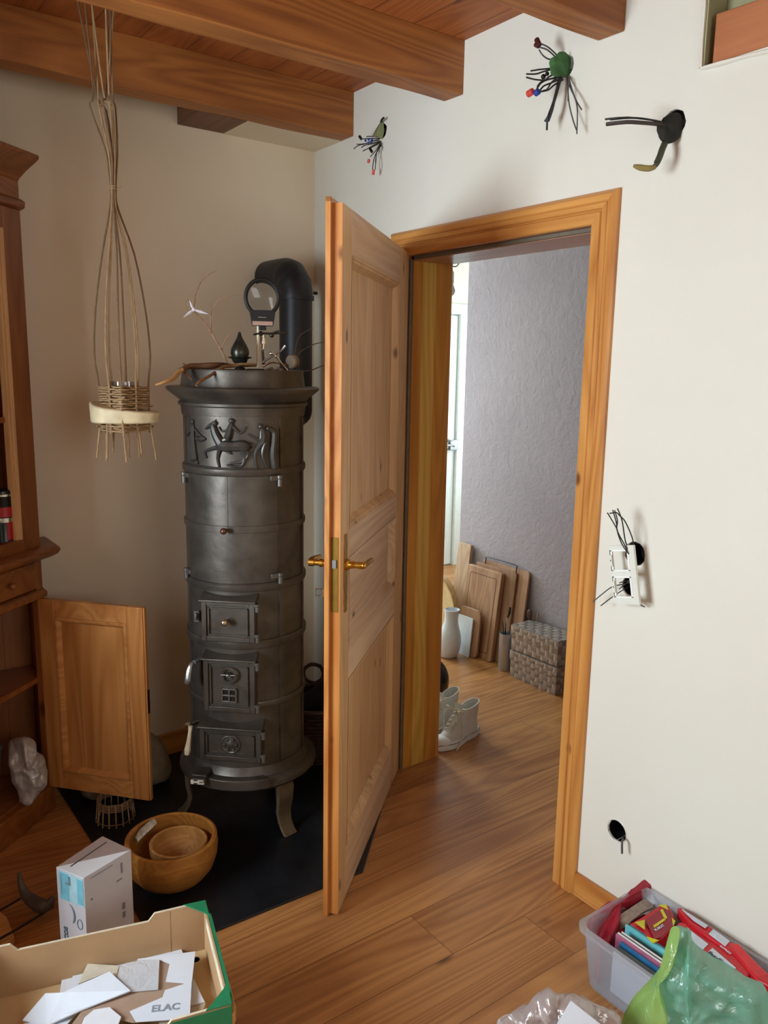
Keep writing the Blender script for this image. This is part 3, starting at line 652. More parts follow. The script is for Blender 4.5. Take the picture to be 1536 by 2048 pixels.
fig([(550,1500,34),(590,1500,38),(645,1502,34),(690,1498,38),(722,1505,40)], [(555,1490,32),(515,1410,26),(497,1340,20),(505,1315,13)], [(512,1318,17),(480,1335,14),(447,1358,9)], [(510,1312,6),(515,1290,3)])
fig([(540,1510,18),(480,1525,12),(432,1550,9),(440,1590,8)], [(540,1530,16),(525,1600,10),(535,1672,7)], [(725,1520,26),(745,1570,16),(700,1625,10),(620,1640,8)], [(705,1530,22),(722,1600,14),(690,1665,9),(600,1655,7)], [(740,1475,8),(785,1485,9),(768,1520,6)])
fig([(630,1298,19)], [(628,1325,14),(615,1370,21),(600,1430,25)], [(600,1440,20),(545,1480,13),(590,1540,9),(620,1560,7)], [(640,1345,11),(690,1395,9),(732,1352,7)], [(605,1370,9),(560,1382,7),(540,1350,5)])
fig([(840,1342,19)], [(848,1365,14),(862,1410,22),(855,1460,22)], [(842,1385,10),(832,1450,9),(760,1408,6)], [(850,1465,22),(800,1560,12),(806,1672,8)], [(870,1475,20),(852,1570,11),(882,1672,8)])
fig([(893,1358,15)], [(905,1360,14),(935,1385,20),(938,1450,24),(928,1560,25),(938,1668,24)], [(300,1650,6),(420,1668,5),(560,1680,5),(700,1684,5),(950,1684,5)])
spart('relief_frieze', b, plain('frieze_iron', '#4a4845', .38, .55, var=.1), label='raised band of rider, horse and robed figures')
b = B(); arc(b, RB-.004, RB+.004, -44, 52, 1.428, 1.436); arc(b, RB-.004, RB+.005, 50, 52, 1.276, 1.43); arc(b, RB-.004, RB+.004, -56, -52, 1.276, 1.43); arc(b, RB-.004, RB+.001, -50, 50, 1.276, 1.43); spart('frieze_frame', b)
# flue pipe
fl = thing('flue_pipe', 'black flue pipe behind the stove with an elbow into the wall', 'pipe', (-.215, -.216, 0))
b = B(); b.tube([(-.215, -.216, 1.42), (-.215, -.216, 1.86)], .064, 28, 1); build('pipe', b, m_pipe, fl)
b = B(); rings = []
for k in range(13):
    a = R_(90*k/12); cy = -.216 + .085*(1-math.cos(a)); cz = 1.86 + .085*math.sin(a); rr = .066 + .003*(k in (4, 8))
    if k == 12: cy = -.105
    t = Vector((0, math.sin(a), math.cos(a))); n = Vector((0, math.cos(a), -math.sin(a)))
    rings.append([tuple(Vector((-.215, cy, cz)) + Vector((1, 0, 0))*rr*math.cos(q*.2094) + n*rr*math.sin(q*.2094)) for q in range(30)])
rings.append([(p[0], -.002, p[2]) for p in rings[-1]]); b.loft(rings); build('elbow', b, m_pipe, fl)
b = B(); b.lathe([(.064, 1.845), (.071, 1.845), (.071, 1.862), (.064, 1.862)], (-.215, -.216, 0), 32); b.cyl((-.15, -.24, 1.875), (-.135, -.246, 1.875), .006); build('collar', b, m_pipe, fl)
b = B(); b.tube([(-.225, -.225, 1.40), (-.32, -.305, 1.38), (-.44, -.415, 1.37)], .05, 20, 4); b.sphere((-.215, -.216, 1.42), .064, 20, 12); build('pipe', b, m_pipe, fl)
# ================================================================== ON THE STOVE
# spec points below were measured once and are plain world coordinates
m_drift = wood('driftwood', '#4a2f1e', '#7b5230', 'x', 0, 3, .6); m_driftp = wood('stripped_branch', '#a0713f', '#c79a66', 'x', 0, 3, .6)
dw = thing('driftwood_branch', 'forked driftwood branch lying across the top rim of the stove', 'branch', (-.66, -.66, 1.58))
b = B(); b.tube(lift([(-0.8559,-0.6185,1.5748),(-0.8197,-0.6030,1.5831),(-0.7832,-0.5987,1.5883),(-0.7466,-0.6056,1.5909),(-0.7013,-0.5945,1.5927),(-0.6416,-0.5459,1.5912),(-0.5592,-0.5531,1.5945)], .006), [.007,.009,.010,.010,.009,.006,.004], 8); b.tube(lift([(-0.8232,-0.6012,1.5830),(-0.8318,-0.5970,1.5928),(-0.8371,-0.5944,1.5967)], .006), [.004,.003,.002], 6)
b.tube(lift([(-0.8400,-0.6152,1.5710),(-0.8319,-0.6304,1.5554),(-0.8272,-0.6439,1.5458)], .006), [.005,.004,.002], 6); build('limb', b, m_drift, dw)
b = B(); b.tube([(-0.9507,-0.6609,1.5312),(-0.9239,-0.6630,1.5401),(-0.8888,-0.6469,1.5515),(-0.8651,-0.6251,1.5670),(-0.8470,-0.6174,1.5777)], [.003,.005,.007,.008,.007], 8); build('stripped_tip', b, m_driftp, dw, label='pale stripped tip of the branch')
b = B(); b.tube(lift([(-0.8484,-0.7226,1.5321),(-0.8282,-0.7103,1.5454),(-0.7840,-0.6875,1.5628),(-0.7352,-0.6669,1.5788),(-0.6934,-0.6541,1.5913),(-0.6694,-0.6604,1.5966),(-0.6187,-0.6687,1.5966)], .006), [.004,.005,.005,.006,.006,.005,.004], 8); build('limb', b, wood('grey_brown_branch', '#5c4126', '#8f6a45', 'x', 0, 3, .6), dw)
tw = thing('budding_twig', 'thin budding twig rising from the stove top beside the drop-shaped vessel', 'twig', (-.66, -.58, 1.58))
m_bud = wood('pale_twig', '#8a664c', '#b28f74', 'z', 0, 6, .6)
b = B(); b.tube([(-0.6659,-0.5673,1.5847),(-0.6731,-0.5638,1.5992),(-0.6892,-0.5558,1.6426),(-0.7054,-0.5479,1.6732),(-0.7137,-0.5326,1.7000),(-0.7218,-0.5063,1.7273),(-0.7398,-0.4974,1.7494)], [.004,.004,.0035,.0032,.003,.0026,.0022], 6)
b.tube([(-0.7398,-0.4974,1.7494),(-0.7484,-0.4820,1.7702),(-0.7403,-0.4749,1.7937),(-0.7380,-0.4760,1.8143),(-0.7300,-0.4799,1.8392),(-0.7184,-0.4857,1.8621),(-0.6995,-0.4950,1.8812),(-0.6751,-0.5070,1.8944)], [.0022,.002,.0018,.0018,.0016,.0016,.0016,.001], 6); build('stem', b, m_bud, tw)
b = B(); b.tube([(-0.7119,-0.5335,1.7001),(-0.7039,-0.5151,1.7278),(-0.7034,-0.5154,1.7546),(-0.6948,-0.5196,1.7776),(-0.6796,-0.5271,1.7986),(-0.6570,-0.5383,1.8108),(-0.6345,-0.5494,1.8174),(-0.6139,-0.5596,1.8214)], [.0026,.0024,.0022,.002,.002,.0018,.0015,.001], 6); build('side_shoot', b, m_bud, tw)
b = B(); b.tube([(-0.6863,-0.5573,1.6406),(-0.6815,-0.5597,1.6593),(-0.6718,-0.5644,1.6802),(-0.6612,-0.5697,1.6937)], [.0024,.002,.0018,.0012], 6); build('side_shoot', b, m_bud, tw); b = B(); b.tube([(-0.7690,-0.4830,1.7629),(-0.7742,-0.4804,1.7791),(-0.7738,-0.4806,1.7934),(-0.7664,-0.4843,1.7978),(-0.7574,-0.4887,1.7878)], .0012, 6); build('side_shoot', b, m_bud, tw)
b = B()
for q in ([(-0.7197,-0.5408,1.6967),(-0.6931,-0.5595,1.6445),(-0.6995,-0.4950,1.8812),(-0.7045,-0.5148,1.7546),(-0.6570,-0.5383,1.8108),(-0.7300,-0.4799,1.8384)]):
    b = B(); b.sphere(q, .0032, 6, 4); build('bud', b, m_bud, tw)
b = B(); C0 = [(-0.7602,-0.5096,1.7671)][0]
for tip, wd_ in (([(-0.7712,-0.5042,1.7952)][0], 9), ([(-0.7934,-0.5044,1.7416)][0], 8), ([(-0.7234,-0.5390,1.7539)][0], 10)):
    c, t = Vector(C0), Vector(tip); d = (t - c); s_ = d.cross(Vector((-.45, -.9, 0))).normalized() * .0045; n_ = Vector((-.45, -.9, 0)).normalized() * .003
    mid = c + d*.45; b.loft([[tuple(c - s_*.5), tuple(c + n_), tuple(c + s_*.5), tuple(c - n_)], [tuple(mid - s_), tuple(mid + n_*1.2), tuple(mid + s_), tuple(mid - n_)], [tuple(t - s_*.1), tuple(t + n_*.1), tuple(t + s_*.1), tuple(t - n_*.1)]])
b.sphere(C0, .006, 8, 6); build('ribbon_star', b, plain('white_ribbon', '#e9e4ee', .5, var=.02), label='small white three-pointed ribbon star tied on the twig above the stove', cat='ornament')
# drop-shaped vessel
V0 = Vector([(-0.6485,-0.6094,1.5716)][0]); V0.z = 1.5795
vs_ = thing('drop_vessel', 'dark patinated metal vessel shaped like a drop on a narrow foot', 'vessel', tuple(V0))
m_pat = plain('patinated_bronze', '#3d3f38', .32, .75, var=.3, vs=60)
b = B(); b.lathe([(0, 0), (.017, 0), (.018, .004), (.011, .010), (.012, .016), (.022, .024), (.027, .036)], tuple(V0), 24); build('foot', b, m_pat, vs_)
b = B(); b.lathe([(.026, .034), (.037, .037), (.039, .040), (.028, .042)], tuple(V0), 24); build('flange', b, m_pat, vs_)
b = B(); b.lathe([(.027, .042), (.030, .052), (.028, .066), (.020, .082), (.011, .097), (.006, .109), (.004, .118), (.0, .121)], tuple(V0), 24); build('lid', b, m_pat, vs_)
# soldering stand with magnifier
Rt = Vector((.897, -.442, 0)); Fw = Vector((-.442, -.897, 0))
mg = thing('magnifier_stand', 'third-hand stand with round black magnifier and chrome rod on the stove top', 'magnifier', tuple([(-0.5800,-0.5986,1.5722)][0]))
b = B(); q = [(-0.6126,-0.5825,1.5826),(-0.5593,-0.6088,1.5835),(-0.5594,-0.6087,1.5717),(-0.6127,-0.5824,1.5708)]
b.slab([tuple(Vector(p) + Fw*.02) for p in q], .045, tuple(-Fw)); build('foot', b, m_black, mg, bevel=.002)
b = B(); b.tube([(-0.5791,-0.5990,1.5861),(-0.5770,-0.6001,1.7203)], .0042, 10, 1); build('rod', b, plain('pale_chrome_rod', '#f2ead2', .25, .0, var=.02), mg)
LC = Vector([(-0.5665,-0.6109,1.8107)][0]); LT = frame_T(LC, Rt, (0, 0, 1))
b = B(LT); rr = []
for k in range(40):
    a = 2*math.pi*k/40; rr.append([((.0465+o[0])*math.cos(a), (.0505+o[0])*math.sin(a), o[1]) for o in ((0, -.006), (.006, -.011), (.013, -.006), (.013, .006), (.006, .011), (0, .006))])
b.loft(rr + [rr[0]], False, False); b.prism([(-.034,-.090),(.034,-.090),(.042,-.045),(.030,-.040),(-.030,-.040),(-.042,-.045)], -.010, .010); b.box((-.012, -.103, -.007), (.012, -.09, .007)); build('lens_frame', b, plain('black_rubber', '#141414', .55), mg, bevel=.0015)
b = B(LT); b.box((-.0325, -.0885, .0102), (.0325, -.0755, .0115)); lb = build('name_strip', b, plain('pinkish_strip', '#b08e80', .4), mg)
b = B(LT); b.box((-.014, -.064, .0102), (.012, -.0615, .0108)); build('name_strip', b, m_chrome, mg)
t_ = NT('lens_glass'); t_.b.inputs['Transmission Weight'].default_value = 1; t_.b.inputs['Roughness'].default_value = .02; t_.b.inputs['IOR'].default_value = 1.45; m_glass = t_.m
b = B(LT); b.lathe([(0, -.004), (.024, -.0032), (.046, -.0012), (.046, .0012), (.024, .0032), (0, .004)], seg=40); b.v = b.v; build('lens', b, m_glass, mg)
b = B(); b.tube([(-0.5905,-0.5934,1.6929),(-0.5720,-0.6081,1.6974),(-0.5394,-0.6186,1.6975),(-0.4800,-0.6256,1.7025)], [.003,.0035,.0035,.003], 8); b.sphere([(-0.5697,-0.6037,1.6976)][0], .008); b.sphere([(-0.5375,-0.6196,1.6921)][0], .008)
b.tube([(-0.5356,-0.6205,1.6985),(-0.5165,-0.6299,1.7073)], .003, 6); build('cross_arm', b, plain('gunmetal', '#4b4843', .3, .8), mg)
b = B(); q = [(-0.5537,-0.5893,1.6922),(-0.5524,-0.5899,1.6649),(-0.5541,-0.5891,1.6479),(-0.5522,-0.5900,1.5971)]
b.cyl(q[0], q[1], .011); b.cyl(q[1], q[2], .006)
p0, p1 = Vector(q[2]), Vector(q[3])
b.tube([tuple(p0 + (p1-p0)*k/60 + Rt*.005*math.cos(k*1.05) + Fw*.005*math.sin(k*1.05)) for k in range(61)], .0022, 6, 1); build('spring_holder', b, m_chrome, mg)
for i, q in enumerate(([(-0.5446,-0.6272,1.6332),(-0.5313,-0.6338,1.6251),(-0.5143,-0.6422,1.6022),(-0.4972,-0.6506,1.5793)], [(-0.5676,-0.6159,1.6054),(-0.5485,-0.6253,1.6184),(-0.5131,-0.6316,1.6402),(-0.4977,-0.6392,1.6595)], [(-0.5705,-0.6256,1.5928),(-0.5495,-0.6359,1.6037),(-0.5181,-0.6403,1.6022),(-0.5029,-0.6478,1.5940)])):
    b = B(); b.tube(q, [.0035, .003, .0028, .005], 8); b.sphere(q[0], .0075 if i == 0 else .005); b.sphere(q[1], .005 if i == 0 else .003); build('clip_arm', b, m_chrome if i != 1 else m_steel, mg)
b = B(); DC = Vector([(-0.4779,-0.6490,1.6071)][0]); T_ = frame_T(DC, (Rt*.6 + Fw*.55), (0, 0, 1)); b.T = T_
b.lathe([(0, -.011), (.022, -.011), (.024, -.008), (.024, .006), (.020, .011), (0, .011)], seg=28); b.v = b.v
build('wood_disc', b, wood('grey_wood_disc', '#5f5040', '#85715a', 'z', 0, 4), label='small grey-brown sawn wood disc standing on the stove beside the magnifier', cat='wood piece')
b = B()
for q in [(-0.5705,-0.6479,1.5784),(-0.5544,-0.6447,1.5827),(-0.5498,-0.6581,1.5767),(-0.5288,-0.6462,1.5831),(-0.5241,-0.6596,1.5791)]: b.sphere(q, .0075, 8, 6, (1.2, 1, 1))
build('pebble_cones', b, plain('dry_cone_brown', '#6f5c4a', .7, var=.3), label='cluster of small dry alder cones lying on the stove top', cat='cones', kind='stuff')
dt = thing('dark_twig', 'dark bare twigs fanning out behind the stove top toward the door', 'twig', tuple([(-0.4472,-0.6195,1.5794)][0]))
for q in ([(-0.4500,-0.6070,1.5901),(-0.4360,-0.5916,1.6293),(-0.4180,-0.5782,1.6778),(-0.3990,-0.5764,1.7024),(-0.3650,-0.5932,1.7238)], [(-0.4500,-0.6070,1.5901),(-0.4262,-0.5965,1.6317),(-0.3891,-0.5813,1.6523),(-0.3486,-0.5790,1.6702),(-0.3202,-0.5930,1.6762)], [(-0.4590,-0.6137,1.5792),(-0.4253,-0.6080,1.5773),(-0.3833,-0.6065,1.5800),(-0.3407,-0.6052,1.5938),(-0.3257,-0.6126,1.5994)]):
    b = B(); b.tube(q, [.003, .0025, .002, .0017, .0013], 6); build('stem', b, wood('dark_twig_bark', '#3c2c20', '#5e4a3a', 'z', 0, 4), dt)
# ================================================================== HANGING PLANTER
pl = thing('hanging_planter', 'woven willow hanging holder with a pale wood collar, tied below the ceiling', 'planter', (-.996, -.511, 1.30))
PC = Vector((-.996, -.511, 0)); pa = R_(-21)
ex = Vector((math.cos(R_(-69)), math.sin(R_(-69)), 0)); ey = Vector((math.cos(R_(21)), math.sin(R_(21)), 0))
S_ = .052
def PP_(u, v, z): return PC + ex*u + ey*v + Vector((0, 0, z))
def weave_band(name, z0, z1, n, s):
    b = B()
    for k in range(n):
        z = z0 + (z1-z0)*k/(n-1); pts = []
        corners = [(-s, -s), (s, -s), (s, s), (-s, s)]
        for c in range(4):
            a, d = corners[c], corners[(c+1) % 4]
            for j in range(6):
                t = j/6; o = .006*(1 if (j//1 + k) % 2 else -1) if j in (1, 3, 5) else 0
                u = a[0]+(d[0]-a[0])*t; v = a[1]+(d[1]-a[1])*t; L_ = math.hypot(u, v)
                pts.append(tuple(PP_(u*(1+o/L_), v*(1+o/L_), z + random.uniform(-.0016, .0016))))
        pts.append(pts[0]); b.tube(pts, .0031, 6, 3)
    for _ in range(7):
        c = random.choice([(s, -s, ex), (s, s, ey), (-s, -s, ey), (-s, s, ex)]); z = random.uniform(z0, z1); p = PP_(c[0], c[1], z)
        b.tube([tuple(p), tuple(p + c[2]*random.choice((-1, 1))*.014 + Vector((0, 0, .004)))], .0028, 6, 1)
    return build(name, b, m_twig, pl)
weave_band('woven_wall', 1.458, 1.522, 10, S_); weave_band('lower_weave', 1.388, 1.410, 4, S_)
ups = [(-S_, -S_), (0, -S_-.003), (S_, -S_), (S_+.003, 0), (S_, S_), (0, S_+.003), (-S_, S_), (-S_-.003, 0)]
tie = Vector((-1.003, -.509, 2.106))
tops = [(-1.06, -.50, 2.615), (-1.03, -.47, 2.615), (-.99, -.50, 2.615), (-1.05, -.53, 2.60), (-1.0, -.54, 2.61), (-1.02, -.56, 2.60), (-1.07, -.47, 2.61), (-.97, -.48, 2.61)]
for i, (u, v) in enumerate(ups):
    p = PP_(u, v, 0); r_ = random.Random(i)
    b = B(); q0 = Vector((p.x, p.y, 1.38)); q1 = Vector((p.x, p.y, 1.525)); mid = (PC + (p-PC)*(1.0 + .12*math.sin(i*2.1)));
    d = (p - PC)
    path = [tuple(q0), tuple(q1), tuple(PC + d*1.12 + Vector((0, 0, 1.62))), tuple(PC + d*.98 + Vector((0, 0, 1.76))), tuple(PC + d*.62 + Vector((0, 0, 1.92))), tuple(tie + d*.16 + Vector((0, 0, -.06))), tuple(tie + d*.10), tuple(tie + d*.22 + Vector((0, 0, .10))), tuple(tie + d*(.35 + .25*r_.random()) + Vector((-.015, .0, .22))), tuple(Vector(tops[i])*.35 + (tie + d*.3)*.65 + Vector((-.01, 0, .08))), tops[i]]
    b.tube(path, [.0035, .0035, .003, .003, .003, .003, .003, .003, .0028, .0026, .0024], 6, 3); build('willow_strand', b, m_twig if i % 2 else m_twigd, pl)
for i, (u, v, dx) in enumerate([(-S_, -S_, -.01), (-.02, -S_, .004), (S_, -S_, .012), (S_, 0, .004), (S_, S_, .012), (0, S_, .002), (-S_, S_, 0), (-S_, .0, -.006), (-S_, -.03, .004)]):
    p = PP_(u, v, 0); b = B(); e = Vector((p.x, p.y, 1.302 + .012*math.sin(i*3))) + (p-PC)*.12 + ex*dx; b.tube([(p.x, p.y, 1.415), tuple(e)], [.0036, .0034], 7, 1); build('foot_stick', b, m_twig, pl)
b = B(); b.tube([tuple(tie + Vector((.010*math.cos(k*.7), .010*math.sin(k*.7), -.008 + .0007*k))) for k in range(24)], .0017, 6, 1); b.tube([tuple(tie+Vector((.01, 0, 0))), tuple(tie+Vector((.02, -.01, .004)))], .0015, 6, 1); build('tie', b, m_twig, pl)
b = B(); rings = []
for z, e in ((1.412, -.004), (1.416, 0), (1.452, .002), (1.456, -.003)):
    rg = []
    for k in range(36):
        a = 2*math.pi*k/36; rx = .104 + .006*math.sin(3*a+1); ry = .078 + .006*math.sin(2*a)
        u = (rx+e)*math.cos(a); v = (ry+e)*math.sin(a); rgt = Vector((.81, -.59, 0)); fw_ = Vector((.59, .81, 0))
        zz = z + (.012*(-math.cos(a)) if z > 1.44 else 0) * max(0, -math.cos(a)) ** 2 - (.010*math.cos(a)*(z > 1.44)); rg.append(tuple(PC + rgt*(u-.005) + fw_*v + Vector((0, 0, zz))))
    rings.append(rg)
b.loft(rings); build('wood_collar', b, plain('pale_peeled_wood', '#d8c9a4', .55, var=.18, vs=25), pl, bevel=.002, label='pale peeled wood collar')
b = B(); b.lathe([(.001, 1.46), (.040, 1.46), (.043, 1.47), (.043, 1.538), (.041, 1.538), (.041, 1.472), (.038, 1.464), (.001, 1.464)], (PC.x, PC.y, 0), 28)
build('candle_glass', b, m_glass, label='clear glass tumbler set inside the hanging willow holder', cat='glass')
# ================================================================== CABINET CONTENTS
cn = Vector((-1.305, -.202, 0))
m_can = plain('can_black', '#151313', .3, .2)
sc_ = thing('spray_can', 'black and red spray can standing on the shelf of the upper cabinet', 'can', (cn.x, cn.y, .99))
b = B(); b.lathe([(0, .991), (.030, .991), (.031, .996), (.029, 1.0), (.029, 1.165), (.030, 1.168), (.027, 1.180), (.014, 1.188), (0, 1.189)], (cn.x, cn.y, 0), 32); build('can_body', b, m_can, sc_)
b = B(); b.lathe([(.0295, 1.095), (.0295, 1.128)], (cn.x, cn.y, 0), 32); b.lathe([(.0296, 1.02), (.0296, 1.078)], (cn.x, cn.y, 0), 8, -85, -35); build('label_band', b, plain('label_red', '#a3161c', .4), sc_)
for r_, a_, c_ in ((.0297, 1.078, 1.092), (.0312, .9985, 1.004), (.0303, 1.163, 1.170)):
    b = B(); b.lathe([(r_, a_), (r_, c_)], (cn.x, cn.y, 0), 32); build('silver_band', b, m_chrome, sc_)
b = B(CT); b.box((.155, -.16, .991), (.26, -.10, 1.10)); build('paper_packet', b, plain('pale_mint_card', '#cfe0da', .6), label='pale packet beside the spray can in the upper cabinet', cat='packet', bevel=.002)
b = B(CT); b.loft([[(p[0], p[1], z) for p in rrect(w_, w_*.8, .02, 4, .292, -.145)] for z, w_ in ((.109, .20), (.31, .23), (.315, .24), (.32, .24))]); build('grey_bin', b, plain('grey_plastic', '#4c4f54', .45), label='grey plastic bin in the bottom of the open cabinet', cat='bin')
ol = [(-1.3408,-0.2096,0.3063),(-1.3275,-0.2225,0.3265),(-1.3094,-0.2670,0.3463),(-1.2871,-0.2715,0.3420),(-1.2685,-0.2753,0.3199),(-1.2635,-0.2763,0.2817),(-1.2431,-0.2805,0.2606),(-1.2362,-0.2819,0.2283),(-1.2392,-0.2813,0.1980),(-1.2485,-0.2794,0.1586),(-1.2771,-0.2940,0.1399),(-1.3234,-0.2846,0.1231),(-1.3322,-0.2624,0.1428),(-1.3457,-0.2596,0.2003),(-1.3520,-0.2583,0.2591)]
build('white_plastic_bag', blob(ol, .055, (-.2, -.98, 0), 3, rings=16, amp=.017, freq=24), thinfilm('milky_film', '#cbc4c0', .15, .25, .10, .3), label='crumpled white plastic bag spilling out of the open lower cabinet', cat='bag')
b = blob([(-1.09, -.17, .01), (-1.10, -.19, .13), (-1.03, -.17, .20), (-.93, -.16, .24), (-.83, -.18, .20), (-.775, -.20, .10), (-.79, -.20, .01), (-.96, -.17, .009)], .10, (0, -1, 0), 5, amp=.008)
b.v = [(x, y, max(z, .009)) for x, y, z in b.v]
build('cloth_sack', b, plain('unbleached_cloth', '#8f7d62', .9, var=.15, bump=.4), label='beige cloth sack on the hearth behind the open cabinet door', cat='sack')
tb = thing('twig_stand', 'small upside-down woven twig stand on the hearth below the open cabinet door', 'basket', (-1.04, -.375, .008))
for k in range(17):
    a = 2*math.pi*k/17; c = Vector((-1.04, -.372, 0)); b = B(); b.tube([tuple(c + Vector((.066*math.cos(a), .066*math.sin(a), .0095))), tuple(c + Vector((.058*math.cos(a), .058*math.sin(a), .092)))], .0023, 6, 1); build('stick', b, m_twig, tb)
b = B()
for z, r in ((.02, .066), (.066, .061), (.072, .060), (.078, .060), (.084, .059), (.090, .059)): b.tube([(-1.04 + r*math.cos(k*.39), -.372 + r*math.sin(k*.39), z + .002*(k % 2)) for k in range(17)], .0022, 6, 2)
build('ring_weave', b, m_twigd, tb)
# log basket behind the stove
lb_ = thing('log_basket', 'dark wicker log basket with twisted handles behind the stove', 'basket', (-.20, -.345, .008)); m_wk = wood('dark_wicker', '#2a1a10', '#4a3020', 'x', 0, 8, .5)
b = B(); b.lathe([(.01, .010), (.115, .010), (.13, .10), (.14, .24), (.128, .24), (.118, .10), (.105, .02), (.01, .02)], (-.20, -.345, 0), 36); build('liner', b, m_wk, lb_)
b = B()
for i in range(14):
    z = .02 + i*.0165; r = .118 + .026*z/.24
    b.tube([(-.20 + (r + .005*(1 if (k+i) % 2 else -1))*math.cos(k*.262), -.345 + (r + .005*(1 if (k+i) % 2 else -1))*math.sin(k*.262), z) for k in range(25)], .006, 6, 2)
b.tube([(-.20 + .146*math.cos(k*.262), -.345 + .146*math.sin(k*.262), .247) for k in range(25)], .011, 8, 2); build('weave', b, m_wk, lb_)
for nm_, cc in (('handle', Vector((-.215, -.352, .362))), ('handle', Vector((-.06, -.30, .30)))):
    b = B()
    for ph in (0, 2.1, 4.2): b.tube([tuple(cc + Vector((.81, -.59, 0))*(.041+.005*math.cos(ph+k*1.6))*math.cos(k*.2244) + Vector((0, 0, 1))*(.040+.005*math.cos(ph+k*1.6))*math.sin(k*.2244) + Vector((.59, .81, 0))*.005*math.sin(ph+k*1.6)) for k in range(29)], .0045, 6, 1)
    b.tube([tuple(cc + Vector((-.035, .02, -.035))), tuple(cc + Vector((-.06, .045, -.08))), tuple(cc + Vector((-.07, .05, -.12)))], .008, 6, 3); build(nm_, b, m_wk, lb_)
b = blob([(-.30, -.36, .23), (-.27, -.37, .28), (-.2, -.36, .30), (-.13, -.35, .33), (-.10, -.34, .24), (-.2, -.35, .2)], .07, (0, -1, .2), 9, amp=.01); build('dark_cloth', b, plain('navy_cloth', '#0e1016', .9), label='dark cloth bundled in the log basket behind the stove', cat='cloth')
# ================================================================== BOWLS, CARTON, HORN
big_ = thing('wooden_bowl', 'large turned wooden bowl on the front of the hearth', 'bowl', (-1.0, -.80, .008))
def inv_bowl(c, prof_o, th, seg=56):
    return B().lathe([(0.001, prof_o[0][1])] + prof_o + [(prof_o[-1][0]-th*.5, prof_o[-1][1]+th*.25)] + [(max(.001, r-th), z+(th if i == 0 else 0)) for i, (r, z) in list(enumerate(prof_o))[::-1]] + [(0.001, prof_o[0][1]+th)], c, seg)
m_bowl = wood('turned_bowl_wood', '#8a5522', '#ba7f38', 'x', .2, 1.6, .4); m_bowl2 = wood('pale_bowl_wood', '#9c6b35', '#c18d50', 'x', 0, 2.2, .5)
b = inv_bowl((-1.0, -.80, .008), [(.075, 0), (.105, .015), (.128, .045), (.139, .080), (.142, .112), (.139, .140)], .014)
build('bowl_body', b, m_bowl, big_)
b = inv_bowl((-.982, -.812, .026), [(.045, 0), (.068, .02), (.082, .055), (.088, .085), (.088, .105)], .009)
build('small_bowl', b, m_bowl2, label='smaller pale wooden bowl nested in the large turned bowl', cat='bowl')
b = B()
for q, s in (((-.965, -.835, .048), .006), ((-.975, -.85, .048), .004), ((-.998, -.846, .048), .004), ((-.945, -.80, .05), .004)): b.sphere((q[0], q[1], q[2]-.004), s, 8, 6, (1.8, .8, .7))
build('red_crumbs', b, plain('dried_berry_red', '#5e1a14', .6), label='few dark red dried berries in the small inner bowl', cat='berries', kind='stuff')
b = B(); q = [(-1.0850,-0.7218,0.1250),(-1.0655,-0.7175,0.1400),(-1.0433,-0.7199,0.1550),(-1.0216,-0.7171,0.1650)]
T0 = [Vector(p) for p in q]
rings = []
for i, p in enumerate(T0 + []):
    d = (T0[-1]-T0[0]).normalized(); s_ = d.cross(Vector((0, 0, 1))).normalized(); w_ = (.014, .019, .018, .015)[i]
    rings.append([tuple(p + s_*w_*math.cos(k*.524) + Vector((0, 0, .007*math.sin(k*.524)))) for k in range(12)])
b.loft(rings); build('horn_handle', b, plain('mottled_horn', '#a79c86', .55, var=.35, vs=90), label='mottled pale horn piece with a hole leaning in the large bowl', cat='horn')
# carton
cq = [(-1.3803,-0.9763,0.2850),(-1.2368,-0.9027,0.2850),(-1.1930,-1.0108,0.2850),(-1.3348,-1.0641,0.2850)]
A_, B_, C_, D_ = [Vector(p) for p in cq]; ctn = thing('white_carton', 'white cardboard carton with pale blue end print standing behind the crate', 'carton', (A_.x*.5+C_.x*.5, A_.y*.5+C_.y*.5, 0))
m_ctn = plain('white_carton_board', '#d3d3da', .5, var=.02)
b = B(); b.prism([(p.x, p.y) for p in (A_, B_, C_, D_)], .0005, .285); bd = build('carton_body', b, m_ctn, ctn, bevel=.0012)
up = Vector((0, 0, 1)); AD = (D_-A_).normalized(); nL = AD.cross(up); nL = nL if nL.dot(Vector((-1, -1, 0))) > 0 else -nL; LA = (D_-A_).length
FT = frame_T(A_ + nL*.0006, AD, up)
b = B(FT); b.box((.012, -.085, 0), (LA-.002, -.004, .0008)); build('blue_print', b, plain('sky_blue_print', '#b2e0ec', .5), bd)
b = B(FT); b.box((.012, -.083, .0008), (.045, -.006, .0014)); b.box((.075, -.080, .0008), (LA-.003, -.008, .0012)); build('cyan_print', b, plain('deeper_cyan_print', '#7cc8dc', .5), bd)
b = B(FT); b.tube([(.040 + .020*math.cos(a), -.122 + .030*math.sin(a), .0006) for a in (1.4, .9, .4, 0, -.4, -.8)], [.0006, .0018, .0028, .003, .0028, .0015], 6); b.tube([(.078 + .009*math.cos(k*.5236), -.140 + .014*math.sin(k*.5236), .0006) for k in range(13)], .0012, 6); b.box((.045, -.030, .0012), (.052, -.010, .0018)); b.box((.034, -.036, .0012), (.052, -.030, .0018)); b.box((.018, -.070, .0014), (.021, -.012, .0018)); build('print_mark', b, plain('grey_print', '#7f949e', .5), bd)
b = B(); text_B(b, 'MICOS', .019, FT @ Matrix.Translation((.031, -.222, .0008)) @ Matrix.Rotation(R_(90), 4, 'Z')); build('lettering', b, plain('slate_print', '#55707c', .5), bd)
b = B(); E_ = A_ + (C_-A_)*.93
